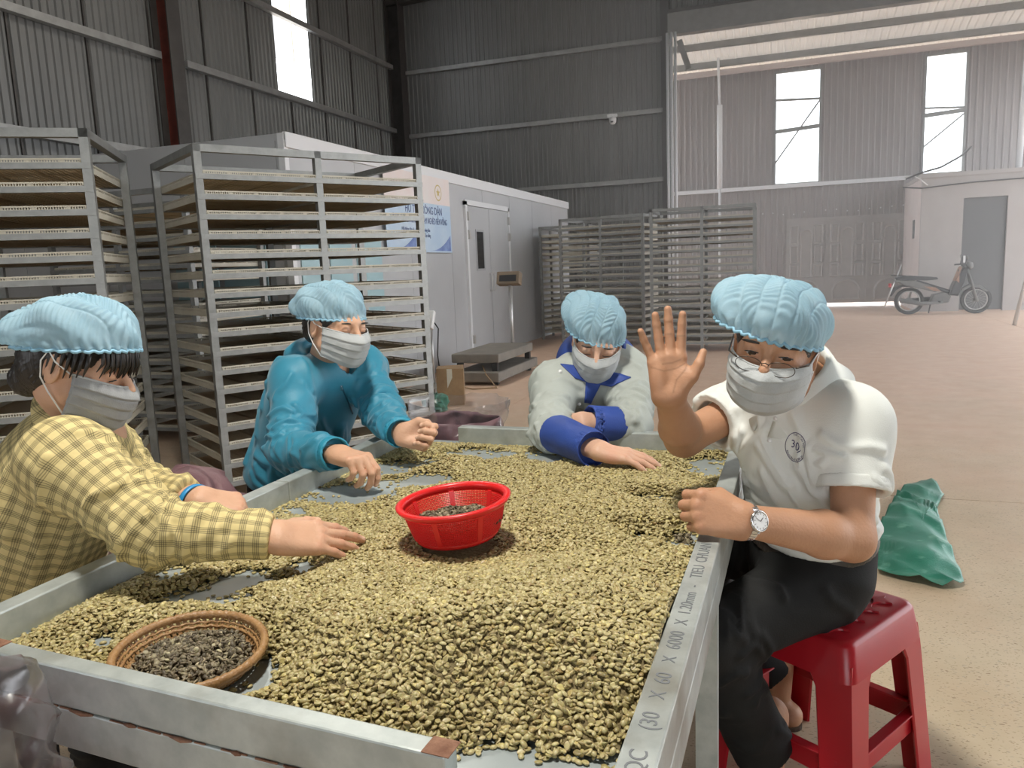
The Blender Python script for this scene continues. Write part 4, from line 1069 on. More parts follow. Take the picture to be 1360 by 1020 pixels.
class Folds:
    """crisp cloth folds: short ridges with a shallow trough on either side"""
    def __init__(s, seed): s.r = random.Random(seed); s.L = []
    def poly(s, pts, w, d):
        for a, b in zip(pts[:-1], pts[1:]): s.L.append((V3(a), V3(b), w, d))
        s.L[-1] = s.L[-1]; return s
    def limb(s, a, b, ra, rb, n, t0=0.0, t1=1.0, span=1.2, skew=.05, w=.009, d=.006, around=None):
        a = V3(a); b = V3(b); ax = unit(b-a); ref = V3((.3, .2, 1)); u = unit(ref-ax*(ref @ ax)); v = np.cross(ax, u); L = np.linalg.norm(b-a)
        for i in range(n):
            t = s.r.uniform(t0, t1); a0 = s.r.uniform(0, 2*pi) if around is None else around+s.r.gauss(0, .8); sp = span*s.r.uniform(.5, 1.2); sk = s.r.uniform(-skew, skew); r = ra+(rb-ra)*t; pts = []
            for k in range(5):
                q = k/4-.5; aa = a0+sp*q; pts.append(a+ax*(t*L+sk*q+.012*sin(q*5+i))+(u*cos(aa)+v*sin(aa))*r)
            s.poly(pts, w*s.r.uniform(.8, 1.3), d*s.r.uniform(.5, 1.2))
        return s
    def torso(s, T, n, z0, z1, phi0, phi1, dphi, dz, w=.011, d=.006, wx=.172, wy=.130):
        for i in range(n):
            z = s.r.uniform(z0, z1); ph = s.r.uniform(phi0, phi1); dp = dphi*s.r.uniform(.6, 1.3); dzz = dz*s.r.uniform(.4, 1.4); pts = []
            for k in range(5):
                q = k/4-.5; pp = ph+dp*q; pts.append(T.w((wx*sin(pp), wy*cos(pp), z+dzz*q+.008*sin(6*q+i))))
            s.poly(pts, w*s.r.uniform(.8, 1.4), d*s.r.uniform(.5, 1.2))
        return s
    def field(s, P):
        out = np.zeros(len(P))
        for a, b, w, d in s.L:
            R = 4.2*w; lo = np.minimum(a, b)-R; hi = np.maximum(a, b)+R
            m = np.nonzero(((P > lo) & (P < hi)).all(1))[0]
            if len(m) == 0: continue
            x2 = (seg(P[m], a, b, 0, 0)/w)**2; out[m] = np.maximum(out[m], d*np.exp(-x2))
        return out
    def apply(s, o, v, f):
        """lay the folds on the finished cloth surface and push it out along its normals"""
        from mathutils.bvhtree import BVHTree
        bvh = BVHTree.FromPolygons(v.tolist(), f.tolist())
        def snap(p):
            h = bvh.find_nearest(Vector(p)); return V3(h[0]) if h[0] is not None else p
        s.L = [(snap(a), snap(b), w, d) for a, b, w, d in s.L]
        n = np.empty(len(v)*3, np.float32); o.data.vertex_normals.foreach_get('vector', n); n = n.reshape(-1, 3)
        v = v+n*s.field(v)[:, None]; o.data.vertices.foreach_set('co', v.astype(np.float32).ravel()); o.data.update(); return v
# ================================================================== people
def skin_mat(name, c, c2):
    m = mat(name, c, .55, var=c2, vscale=9, bump=.12, bscale=160, sss=.12)
    nt = m.node_tree; N = nt.nodes; L = nt.links; P = N['Principled BSDF']; src = P.inputs['Base Color'].links[0].from_socket
    a = N.new('ShaderNodeAttribute'); a.attribute_name = 'tint'
    mx = N.new('ShaderNodeMixRGB'); mx.blend_type = 'MULTIPLY'; mx.inputs[0].default_value = 1; L.new(src, mx.inputs[1]); L.new(a.outputs['Color'], mx.inputs[2]); L.new(mx.outputs[0], P.inputs['Base Color']); return m
M['skin_a'] = skin_mat('skin_tan', (.44, .23, .13), (.50, .27, .16))
M['skin_b'] = skin_mat('skin_warm', (.56, .32, .20), (.62, .37, .245))
M['skin_c'] = skin_mat('skin_light', (.60, .36, .25), (.66, .41, .29))
M['hair'] = mat('black_hair', (.012, .010, .009), .38, var=(.03, .024, .02), vscale=60, bump=.35, bscale=90, stretch=(1, 1, .15))
M['cap'] = add_translucent(mat('blue_nonwoven', (.40, .64, .77), .65, var=(.50, .72, .83), vscale=25, bump=.15, bscale=220), .38, (.55, .77, .88), .17)
M['cap_band'] = add_translucent(mat('blue_nonwoven_band', (.34, .60, .76), .6), .25, (.5, .74, .86), 0)
M['mask'] = mat('grey_mask_fabric', (.27, .275, .28), .8, var=(.31, .32, .32), vscale=30, bump=.25, bscale=500)
M['mask_light'] = mat('pale_grey_mask_fabric', (.40, .42, .42), .8, var=(.45, .47, .47), vscale=30, bump=.25, bscale=500)
M['eyewhite'] = mat('eye_white', (.42, .38, .35), .3); M['iris'] = mat('iris', (.03, .018, .012), .12)
M['polo'] = mat('white_pique', (.70, .72, .68), .75, var=(.75, .77, .73), vscale=4, bump=.12, bscale=420)
M['pants'] = mat('black_cloth', (.009, .0095, .0095), .8, var=(.013, .0135, .0135), vscale=6, bump=.1, bscale=300, spec=.3)
M['belt'] = mat('dark_leather', (.030, .026, .022), .32, bump=.2, bscale=120)
M['teal'] = mat('teal_jersey', (.018, .19, .29), .55, var=(.024, .23, .34), vscale=5, sheen=.2, bump=.06, bscale=250)
M['teal_dark'] = mat('dark_teal_jersey', (.012, .10, .16), .5, bump=.06, bscale=250)
M['teal_cuff'] = mat('light_teal_cuff', (.03, .27, .40), .5, bump=.2, bscale=400, stretch=(1, 1, 1))
M['greywork'] = mat('grey_workwear', (.36, .39, .36), .7, var=(.42, .45, .415), vscale=5, bump=.12, bscale=350)
M['bluework'] = mat('blue_workwear', (.022, .055, .26), .6, var=(.03, .075, .33), vscale=6, bump=.12, bscale=300)
M['steel'] = mat('watch_steel', (.62, .62, .62), .2, .95); M['dial'] = mat('white_dial', (.82, .83, .84), .25); M['frame'] = mat('dark_metal_frame', (.05, .035, .025), .3, .6)
M['sandal'] = mat('brown_sandal', (.07, .045, .03), .6)
M['bandblue'] = mat('blue_rubber', (.02, .28, .62), .4)
def plaid_mat():
    m = bpy.data.materials.new('yellow_plaid_cotton'); m.use_nodes = True; nt = m.node_tree; N = nt.nodes; L = nt.links; P = N['Principled BSDF']; P.inputs['Roughness'].default_value = .8
    at = N.new('ShaderNodeAttribute'); at.attribute_name = 'guv'; sp = N.new('ShaderNodeSeparateXYZ'); L.new(at.outputs['Vector'], sp.inputs[0])
    def lane(sock, period):
        mu = N.new('ShaderNodeMath'); mu.operation = 'MULTIPLY'; mu.inputs[1].default_value = 1/period; L.new(sock, mu.inputs[0])
        fr = N.new('ShaderNodeMath'); fr.operation = 'FRACT'; L.new(mu.outputs[0], fr.inputs[0])
        r = N.new('ShaderNodeValToRGB'); r.color_ramp.interpolation = 'CONSTANT'
        st = [(0, 1), (.36, .50), (.42, .86), (.49, .44), (.55, .84), (.62, .44), (.68, .86), (.75, .50), (.81, 1)]
        while len(r.color_ramp.elements) < len(st): r.color_ramp.elements.new(.5)
        for e, (p, c) in zip(r.color_ramp.elements, st): e.position = p; e.color = (c, c*.97, c*.86, 1)
        L.new(fr.outputs[0], r.inputs[0]); return r.outputs[0]
    a, b = lane(sp.outputs[0], .026), lane(sp.outputs[1], .026)
    m1 = N.new('ShaderNodeMixRGB'); m1.blend_type = 'MULTIPLY'; m1.inputs[0].default_value = 1; m1.inputs[1].default_value = (.66, .57, .33, 1); L.new(a, m1.inputs[2])
    m2 = N.new('ShaderNodeMixRGB'); m2.blend_type = 'MULTIPLY'; m2.inputs[0].default_value = 1; L.new(m1.outputs[0], m2.inputs[1]); L.new(b, m2.inputs[2]); L.new(m2.outputs[0], P.inputs['Base Color'])
    n = N.new('ShaderNodeTexNoise'); n.inputs['Scale'].default_value = 35; tc = N.new('ShaderNodeTexCoord'); L.new(tc.outputs['Object'], n.inputs['Vector'])
    bp = N.new('ShaderNodeBump'); bp.inputs['Strength'].default_value = .3; bp.inputs['Distance'].default_value = .01; L.new(n.outputs['Fac'], bp.inputs['Height']); L.new(bp.outputs[0], P.inputs['Normal']); return m
M['plaid'] = plaid_mat()

def attach(o, root):
    o.parent = root; o.location = -root.location; return o
def sdf_obj(name, fn, pts, pad, h, m, root, rel=2):
    pts = np.asarray(pts, float); v, f = surface_net(fn, pts.min(0)-pad, pts.max(0)+pad, h)
    v = relax(v, f, rel); me = np_mesh(name, v, f); me.materials.append(m); o = link_mesh(name, me); attach(o, root); return o, v, f
def tube_obj(name, pts, r, m, root, n=8, closed=False):
    mb = MB(); mb.tube(pts, r, n, closed); o = mb.build(name, m, None, True); attach(o, root); return o
def grid_obj(name, P, m, root, closed_u=False, th=0.0):
    o = grid_mesh(name, P, m, None, True, closed_u, th); attach(o, root); return o

def make_cap(F, root, sag=(0, 0, 0), a=.134, b=.108, h=.098, c=(-.022, 0, .052), tilt=0.0, roll=0.0, phase=0.0, sc=1.0, phi0=-.50, asym=0.0):
    nu, nv = 280, 150
    th = np.linspace(0, 2*pi, nu, endpoint=False)[:, None]; v = np.linspace(0, 1, nv)[None]
    ph = phi0+(pi/2-phi0)*v
    cx = np.cos(ph)**.85; x = a*cx*np.cos(th); y = b*cx*np.sin(th); z = h*np.sin(ph)*np.ones_like(th)
    z = np.where(z < 0, z*.9, z)
    w = np.clip((1-v)*v*4, 0, 1)**.7                # puff in the middle
    x = x+sag[0]*w*(.4+.6*np.clip(np.cos(th-math.atan2(sag[1], sag[0]+1e-9)), 0, 1)); y = y+sag[1]*w*(.4+.6*np.clip(np.cos(th-math.atan2(sag[1], sag[0]+1e-9)), 0, 1)); z = z+sag[2]*w*np.clip(np.cos(th-math.atan2(sag[1], sag[0]+1e-9)), 0, 1)
    # accordion strips run from front to back, fine ripples cross them
    st = (y/b+1)*3.3+phase+.25*np.sin(3*x/a+phase); k = np.floor(st); fr = st-k; sgn = np.where(k % 2 == 0, 1.0, -1.0)
    rip = np.sin(2*pi*(x+.30*y*sgn+.004*np.sin(th*5+phase)+.003*np.sin(60*y+phase))/.0098)*np.clip(fr*(1-fr)*6, 0, 1)*np.clip(v*9, 0, 1)*np.clip((1-v)*10+.4, 0, 1)
    disp = .0017*rip+.0018*np.exp(-((fr-.5)/.5)**2)-.0028*np.exp(-(np.minimum(fr, 1-fr)/.05)**2)
    gather = np.clip(1-v*5, 0, 1); disp = disp+gather*.0035*np.sin(th*34+2*np.sin(th*3+phase))+.004*np.sin(4*th+phase)*w+.004*np.sin(7*th+9*v+phase)*w
    nrm = np.stack([x/a**2, y/b**2, z/h**2], -1); nrm /= np.linalg.norm(nrm, axis=-1, keepdims=True)
    Q = np.stack([x, y, z], -1)+nrm*disp[..., None]
    # band tucks inward at the rim
    Q = np.concatenate([Q[:, :1]*np.array([.955, .955, 1.0])+np.array([0, 0, -.006]), Q[:, :1]*np.array([.99, .99, 1])+np.array([0, 0, -.007]), Q], 1)
    Rt = np.array(Matrix.Rotation(tilt, 3, 'Y') @ Matrix.Rotation(roll, 3, 'X')); Q = (Q @ Rt.T+np.array(c))*sc
    W = F.o+Q.reshape(-1, 3) @ F.R; W = W.reshape(Q.shape)
    o = grid_obj('bouffant_cap', W, M['cap'], root, True)
    o['label'] = 'pleated pale blue disposable bouffant cap'
    ring = W[:, 1]; tb_ = MB(); tb_.tube(ring[::2], .0035, 6, True); e = tb_.build('elastic_band', M['cap_band'], None, True); attach(e, root); e.location = (0, 0, 0); e.parent = o
    return o
def make_mask(F, root, m, sc=1.0, drop=0.0):
    nu, nv = 56, 40
    a = np.linspace(-1, 1, nu)[:, None]*radians(82); v = np.linspace(0, 1, nv)[None]; s2 = np.sin(a)**2
    rf = np.interp(v, [0, .14, .3, .5, .75, .92, 1], [.111, .123, .129, .124, .117, .108, .098]); rl = np.interp(v, [0, .3, 1], [.077, .080, .074])
    x = .012+(rf-.012)*np.abs(np.cos(a))**.80; y = rl*np.sin(a)
    zt = -.004-drop+.012*s2; zb = -.108+.028*s2-drop*.4; z = zt+(zb-zt)*v
    nose = np.exp(-(a/.22)**2)*np.exp(-((v-.18)/.2)**2)*.006
    pl = (v*4.2) % 1.0; saw = np.where((v > .12) & (v < .9), (pl-.5)*.0055, 0)*(1-.4*s2)
    x = x+(nose+saw)*np.cos(a)+.0012*np.sin(13*a+5*v); y = y+saw*np.sin(a)
    Q = np.stack([x, y, z], -1)*sc; W = (F.o+Q.reshape(-1, 3) @ F.R).reshape(Q.shape)
    o = grid_obj('face_mask', W, m, root, False, .0022); o['label'] = 'pleated grey disposable face mask'
    def ch(name, pts, r, mm):
        mb = MB(); mb.tube(pts, r, 8); e = mb.build(name, mm, None, True); e.parent = o
    ch('top_binding', W[:, 0], .0022, M['mask_light']); ch('bottom_binding', W[:, -1], .0018, M['mask_light'])
    for s, i in ((1, nu-1), (-1, 0)):
        pts = [W[i, 1], F.w(np.array((.0, s*.082, .012))*sc), F.w(np.array((-.016, s*.083, .030))*sc), F.w(np.array((-.026, s*.083, .008))*sc), F.w(np.array((-.022, s*.080, -.024))*sc), F.w(np.array((-.004, s*.078, -.048))*sc), W[i, nv-2]]
        ch('ear_loop', pts, .0016, M['loop'])
    return o
def make_hair(F, root, low=-.035, front=.05, bun=None, sc=1.0):
    def fn(P):
        q = F.loc(P)/sc
        d = ell(q, (-.012, 0, .026), (.100, .080, .096))
        d = smin(d, ell(q, (-.055, 0, -.02), (.045, .062, .055)), .03)
        cut = np.minimum(front+.055-q[:, 0]*1.0-.9*np.clip(-q[:, 2]+.05, 0, 1)-.0*q[:, 1], q[:, 2]-low)   # keep where positive
        keep = np.minimum(cut, 9)
        d = smax(d, -keep, .006)
        mq = q.copy(); mq[:, 1] = np.abs(mq[:, 1]); d = smax(d, -ell(mq, (.004, .090, -.008), (.026, .034, .036)), .006)
        if bun: d = smin(d, ell(q, bun[0], bun[1]), .02)
        d = d+.0018*np.sin(np.arctan2(q[:, 1], q[:, 2]+.02)*60+q[:, 0]*50)
        return d*sc
    return sdf_obj('hair', fn, [F.o], .15*sc, .0045, M['hair'], root, 1)[0]
def make_eyes(F, root, look=(0, 0), sc=1.0, lashes=True, opened=True):
    for s in (-1, 1):
        c = F.w(np.array((.0795, s*.032, .003))*sc)
        if opened:
            mb = MB(); R = .0136*sc
            mb.lathe([(R*sin(t), R*cos(t)) for t in np.linspace(.001, pi, 13)], 18)
            e = mb.build('eye', M['eyewhite'], None, True); attach(e, root)
            x = unit(F.wd((1, look[0], look[1]))); fr = Frame(c, x, F.z); Mx = Matrix(((fr.y[0], fr.z[0], fr.x[0], c[0]), (fr.y[1], fr.z[1], fr.x[1], c[1]), (fr.y[2], fr.z[2], fr.x[2], c[2]), (0, 0, 0, 1)))
            e.matrix_local = Matrix.Translation(-root.location) @ Mx
            mi = MB(); mi.lathe([((R+.0003)*sin(t), (R+.0003)*cos(t)) for t in np.linspace(.001, .62, 6)], 16); ii = mi.build('iris', M['iris'], e, True)
        if lashes:
            zz = .0065 if opened else -.0035
            pts = [F.w(np.array((.079+sqrt(max(1e-6, .0162**2-t*t))*.98+.0006, s*.032+t, zz-.35*abs(t)**1.5*6))*sc) for t in np.linspace(-.0128, .0128, 9)]
            tube_obj('eyelashes', pts, .0011*sc, M['hair'], root, 6)
        pts = [F.w(np.array((.0965-.35*abs(t)-4*t*t*(1 if t*s > 0 else .3), s*.034+t, .0245-6*t*t+.05*t*s))*sc) for t in np.linspace(-.019, .019, 8)]
        mb = MB(); mb.tube(pts, [.0014, .0024, .0029, .003, .0028, .0024, .002, .001], 6); e = mb.build('eyebrow', M['hair'], None, True); attach(e, root)
def make_collar(root, neck, up, front, m, r0=.062, r1=.092, hgt=.036, fall=.045, gap=35, th=.004, spread=0.02, back_drop=0.0):
    up = unit(up); f = V3(front); f = unit(f-up*(f @ up)); l = np.cross(up, f)
    prof = [(r0-.002, -.012), (r0-.002, hgt*.6), (r0+.002, hgt), (r0+.010, hgt*.95), ((r0+r1)/2, hgt*.25-fall*.2), (r1, -fall+.012)]
    A = np.radians(np.linspace(gap, 360-gap, 60)); P = np.zeros((60, 6, 3))
    for i, t in enumerate(A):
        fr = (1+cos(t))/2                    # 1 at the front
        for j, (r, z) in enumerate(prof):
            rr = r*(1+.10*fr); zz = z-spread*fr*(1.2 if j < 4 else 1.7)-back_drop*(1-fr)
            if j == 5: rr += .018*fr**6
            P[i, j] = V3(neck)+(f*cos(t)+l*sin(t))*rr+up*zz
    o = grid_obj('collar', P, m, root, False, th); return o
def garment_uv(me, v, torso, limbs):
    best = np.abs(torso.sdf(v, 0.0)); q = torso.loc(v); ang = np.arctan2(q[:, 0], q[:, 1])
    u = np.where(True, ang*.15, 0); w = q[:, 2]
    for (a, b, r) in limbs:
        d = np.abs(seg(v, a, b, r, r)); s, an = limb_coords(v, a, b, (.3, .2, 1)); better = (d < best-.004) | ((seg(v, a, b, 0, 0) < 1.5*r) & (s > .03) & (d < best+.03))
        u = np.where(better, an*r*1.0, u); w = np.where(better, s, w); best = np.where(better, d, best)
    set_attr(me, 'guv', np.stack([u, w, np.zeros_like(u)], -1))
def make_body(root, m, heads, arms, rest, feet, Fh, sc=1.0, poses=()):
    parts = []
    fn, p, pad = heads; p = np.asarray(p); v, f = surface_net(fn, p.min(0)-pad, p.max(0)+pad, .003); parts.append((relax(v, f, 1), f)); nh = len(v)
    for fn, p in arms:
        p = np.asarray(p); v, f = surface_net(fn, p.min(0)-.07, p.max(0)+.07, .0024); parts.append((relax(v, f, 1), f))
    fn, p, pad = rest; p = np.asarray(p); v, f = surface_net(fn, p.min(0)-pad, p.max(0)+pad, .012); parts.append((v, f))
    for fn, p in feet:
        p = np.asarray(p); v, f = surface_net(fn, p.min(0)-.06, p.max(0)+.06, .006); parts.append((v, f))
    v, f = join_parts(parts); me = np_mesh('body', v, f); me.materials.append(m)
    tint = np.ones((len(v), 4), np.float32)
    q = Fh.loc(v)/sc; lip = ell(np.c_[q[:, 0], q[:, 1], q[:, 2]], (.100, 0, -.060), (.02, .024, .011)) < 0
    tint[lip] = (.95, .55, .55, 1)
    chk = np.exp(-((np.abs(q[:, 1])-.045)/.02)**2-((q[:, 2]+.025)/.02)**2)*(q[:, 0] > .03)
    tint[:, 1] *= 1-.12*chk; tint[:, 2] *= 1-.12*chk
    for F, pose, hs in poses:
        l = F.loc(v)/hs
        for c, r in nails(pose):
            near = ((l-c)**2).sum(1) < r*r; tint[near] = (1.22, 1.35, 1.45, 1)
        if pose is POSE['wave']:
            for line in (((.074, .034), (.062, .012), (.058, -.012), (.066, -.036)), ((.078, .038), (.060, .030), (.040, .012), (.014, .004)), ((.080, .022), (.074, .006), (.072, -.014)), ((.128, .018), (.128, .032)), ((.132, -.008), (.132, .006))):
                pl = np.array([(a, b, 0) for a, b in line]); lq = l*np.array([1, 1, 0]); dd = np.min([seg(lq, p, q_, 0, 0) for p, q_ in zip(pl[:-1], pl[1:])], 0)
                kk = np.exp(-(dd/.0016)**2)*(l[:, 2] < 0)*((np.abs(l[:, 0]-.08) < .12) & (np.abs(l[:, 1]) < .06)); tint[:, :3] *= (1-.30*kk)[:, None]
        kn = np.zeros(len(v))
        for k in 'imrp':
            for pp in finger_pts(k, pose[k][0], pose[k][1])[:3]: kn += np.exp(-((l-pp-np.array([0, 0, .008]))**2).sum(1)/.007**2)
        kn = np.clip(kn, 0, 1); tint[:, 0] *= 1-.05*kn; tint[:, 1] *= 1-.16*kn; tint[:, 2] *= 1-.18*kn
    set_attr(me, 'tint', tint, 'FLOAT_COLOR')
    o = link_mesh('body', me); attach(o, root); return o
def foot_parts(an, dirv, hs=1.0):
    an = V3(an); d = unit([dirv[0], dirv[1], 0]); l = np.array([-d[1], d[0], 0]); g = np.array([an[0], an[1], 0.0])
    def fn(P):
        q = seg(P, an+np.array([0, 0, .12]), an, .042, .034)
        q = smin(q, ell(P, g-d*.03+np.array([0, 0, .034]), (.036, .036, .034)), .03)
        for s, e in ((-.022, .115), (0, .125), (.022, .12)):
            q = smin(q, seg(P, g+np.array([0, 0, .042])+l*s*.4, g+d*e+l*s*1.2+np.array([0, 0, .022]), .028, .013), .02)
        return q
    return fn, [an+np.array([0, 0, .15]), g-d*.08, g+d*.15]
def make_sandal(root, an, dirv, m):
    d = unit([dirv[0], dirv[1], 0]); l = np.array([-d[1], d[0], 0]); g = np.array([an[0], an[1], 0.0])
    out = []
    for t in np.linspace(0, 2*pi, 28, endpoint=False):
        x = .04+.105*cos(t)-.0; w = .042-.006*cos(t) if cos(t) < 0 else .046; out.append(g+d*x+l*w*sin(t))
    vs = [tuple(p+np.array([0, 0, .002])) for p in out]+[tuple(p+np.array([0, 0, .014])) for p in out]; n = len(out)
    mb = MB(); mb.add(vs, [tuple(range(n))[::-1], tuple(range(n, 2*n))]+[(i, (i+1) % n, n+(i+1) % n, n+i) for i in range(n)]); o = mb.build('sandal', m, None); attach(o, root)
    mb = MB(); mb.tube([g+d*.06+l*.046+np.array([0, 0, .012]), g+d*.055+l*.03+np.array([0, 0, .052]), g+d*.055-l*.03+np.array([0, 0, .052]), g+d*.06-l*.046+np.array([0, 0, .012])], .009, 8); s = mb.build('strap', m, None, True); s.parent = o
def make_pants(root, pel, hips, knees, ankles, torso, m, top=.07, r=(.088, .066, .058), fold=.003, cuff=.07):
    def fn(P):
        q = torso.loc(P); d = ell(P, V3(pel)+np.array([0, 0, -.01]), (.140, .140, .110)); d = smin(d, ell(q, (0, 0, .055), (.152, .120, .13)), .05)
        d = np.maximum(d, q[:, 2]-top)
        for h, k, a in zip(hips, knees, ankles):
            k = V3(k); a2 = V3(a)+(k-V3(a))*cuff; L = smin(seg(P, h, k, r[0], r[1]), seg(P, k, a2, r[1], r[2]), .04)
            ax = unit(a2-k); L = np.maximum(L, (P-a2) @ ax); d = smin(d, L, .045)
        return d-cloth_noise(P, fold, .8, 1.0)
    pts = [pel, *hips, *knees, *ankles]; o, v, f = sdf_obj('trousers', fn, pts, .2, .0065, m, root, 1)
    FO = Folds(17)
    for h, k, a in zip(hips, knees, ankles): FO.limb(h, k, r[0], r[1], 10, .1, .6, 1.4, .08, .010, .010).limb(h, k, r[0], r[1], 8, .7, 1.0, 1.4, .05, .010, .010).limb(k, a, r[1], r[2], 8, .05, .4, 1.4, .05, .010, .010).limb(k, a, r[1], r[2], 5, .5, .85, 1.0, .10, .010, .008)
    v = FO.apply(o, v, f); return o, v, f
def rest_fn(torso, pel, hips, knees, ankles, neck):
    def fn(P):
        d = torso.sdf(P, -.028, .035)
        for h, k, a in zip(hips, knees, ankles): d = smin(d, smin(seg(P, h, k, .066, .046), seg(P, k, a, .044, .034), .03), .03)
        return d
    return fn, [pel, neck, *hips, *knees, *ankles, torso.shR, torso.shL], .12
# ---------------------------------------------------------------- the waving man on the red stool
def head_frame(eye, fwd, up, sc=1.0):
    F = Frame((0, 0, 0), fwd, up); F.o = V3(eye)-F.wd((.088*sc, 0, .004*sc)); return F
CIMG = lambda r, u, f: unit(CR*r+CU*u+CF*f)          # direction given in picture axes: to the side, up, away
def person(loc, label): return thing('person', label, 'person', loc)
SLEEVE_REF = None

def build_man():
    root = person((.075, 1.90, 0), 'man in white polo shirt and glasses waving a raised hand, on the red stool')
    pel = V3((.075, 1.895, .565)); neck = V3((.045, 1.785, 1.005))
    shL = at_d(1133, 566, 1.60); shR = at_d(1003, 532, 1.90)
    elL = at_d(1132, 716, 1.545); wrL = at_d(990, 692, 1.435)
    elR = at_d(908, 582, 1.80); wrR = at_d(889, 530, 1.63)
    T = Torso(pel, neck, shR, shL)
    F = head_frame(at_d(1021, 471, 1.46), CIMG(-.50, -.26, -1), CIMG(.14, 1, -.22))
    fR = Frame(wrR, CIMG(-.03, 1, -.04), CIMG(.06, .0, 1)); fR.y = np.cross(fR.z, fR.x); fR.R = np.stack([fR.x, fR.y, fR.z])
    fL = Frame(wrL, CIMG(-1, .24, .12), CIMG(-.05, .25, -1)); fL.y = np.cross(fL.x, fL.z); fL.R = np.stack([fL.x, fL.y, fL.z])
    hips = [pel+V3((-.03, .09, -.03)), pel+V3((.02, -.09, -.03))]
    knees = [V3((-.27, 2.02, .53)), at_z(940, 845, .475)]
    ankles = [at_z(1034, 915, .10), at_z(1022, 1012, .11)]
    hs = 1.04
    make_body(root, M['skin_a'], (lambda P: head_sdf(P, F, neck+V3((0, 0, .0)), .0022), [F.o, neck], .17),
        [(lambda P: arm_sdf(P, elR, wrR, fR, POSE['wave'], shR, hs=hs), [shR, elR, wrR, fR.w((.2, .1, 0)), fR.w((.2, -.07, 0))]),
         (lambda P: arm_sdf(P, elL, wrL, fL, POSE['fist'], shL, hs=hs), [shL, elL, wrL, fL.w((.14, .06, .03)), fL.w((.12, -.05, -.07))])],
        rest_fn(T, pel, hips, knees, ankles, neck), [foot_parts(a, d) for a, d in zip(ankles, ((-.55, .2), (-.5, -.15)))], F, 1.0,
        [(fR, POSE['wave'], hs), (fL, POSE['fist'], hs)])
    # polo shirt
    cutL = elL+(shL-elL)*.42; cutR = elR+(shR-elR)*.40
    FO = Folds(5); FO.torso(T, 16, .06, .22, -1.3, 1.3, 1.1, .03, .010, .013).torso(T, 8, .18, .36, -1.2, -.2, .7, .16, .012, .011).torso(T, 8, .18, .36, .2, 1.2, .7, -.16, .012, .011).torso(T, 8, .05, .35, 1.8, 4.4, .8, .08, .012, .009)
    for sh_, el_ in ((shL, elL), (shR, elR)): FO.limb(sh_, el_, .074, .072, 11, .1, .55, 1.3, .09, .009, .009)
    def shirt(P):
        q = T.loc(P)
        d = T.sdf(P, .006, .064, .98)
        f = np.zeros(len(P))
        for sh, el, cut, k in ((shL, elL, cutL, 0.), (shR, elR, cutR, 2.)):
            ax = unit(el-sh); s = seg(P, sh-ax*.01, cut, .073, .071); s = np.maximum(s, (P-cut) @ ax)
            hol = np.maximum(seg(P, cut-ax*.06, cut+ax*.1, .052, .060), -(P-(cut-ax*.035)) @ ax); s = np.maximum(s, -hol)
            d = smin(d, s, .045)
        low = np.exp(-((q[:, 2]-.12)/.10)**2)
        d = d-.003*low*np.sin(q[:, 2]*2*pi/.046+1.6*np.sin(q[:, 0]*14+1)+.8*np.sin(q[:, 1]*18))-cloth_noise(P, .0016, .6, .4)
        d = smax(d, -(q[:, 2]-.098), .01)
        return smax(d, -seg(P, neck+T.up*.005+T.f*.02, neck+T.up*.2+T.f*.05, .054, .07), .008)
    o, v, f = sdf_obj('polo_shirt', shirt, [pel, neck, shL, shR, cutL, cutR], .17, .0046, M['polo'], root, 1)
    v = FO.apply(o, v, f)
    # sleeve hems
    for sh, el, cut in ((shL, elL, cutL), (shR, elR, cutR)):
        ax = unit(el-sh)
        def hem(P, ax=ax, cut=cut):
            s = seg(P, cut-ax*.1, cut+ax*.1, .0735, .0725); s = np.maximum(s, np.maximum((P-cut-ax*.001) @ ax, -(P-(cut-ax*.026)) @ ax)); return np.maximum(s, -seg(P, cut-ax*.1, cut+ax*.1, .062, .066))
        hb_, _, _ = sdf_obj('sleeve_hem', hem, [cut], .11, .004, M['polo'], root, 1)
    make_collar(root, neck+T.up*.008+T.f*.012, T.up*1+T.f*.30, T.f, M['polo'], .066, .106, .048, .040, 10, .004, .018)
    # placket with buttons
    from mathutils.bvhtree import BVHTree
    bvh = BVHTree.FromPolygons([tuple(p) for p in v], [tuple(int(i) for i in q) for q in f])
    def on_shirt(x, y):
        r = ray(x, y); h = bvh.ray_cast(Vector(CAM), Vector(r).normalized()); return (V3(h[0]), V3(h[1])) if h[0] is not None else None
    def proj(p, n):
        h = bvh.ray_cast(Vector(p+n*.06), Vector(-n), .14); return (V3(h[0])+V3(h[1])*.0012) if h[0] is not None else p
    hit = on_shirt(1057, 594)
    if hit:
        c, n = hit
        if n @ (CAM-c) < 0: n = -n
        n = unit(unit(n)*.5+unit(CAM-c)*.5); up = CIMG(.10, 1, 0); up = unit(up-n*(up @ n)); rt = np.cross(up, n)
        M['navy'] = mat('navy_print', (.035, .03, .12), .7)
        def decal(me_v, faces, name):
            vv = np.array([proj(c+rt*a+up*b, n) for a, b in me_v]); mb = MB(); mb.add(vv, faces); oo = mb.build(name, M['navy'], None); attach(oo, root); oo.parent = o; oo.location = (0, 0, 0); return oo
        RX, RY = .026, .0315; K = 64
        for rr0, rr1 in ((1.0, .955),):
            vs = [(RX*r_*cos(2*pi*i/K), RY*r_*sin(2*pi*i/K)) for r_ in (rr0, rr1) for i in range(K)]; decal(vs, [(i, (i+1) % K, K+(i+1) % K, K+i) for i in range(K)], 'printed_ring')
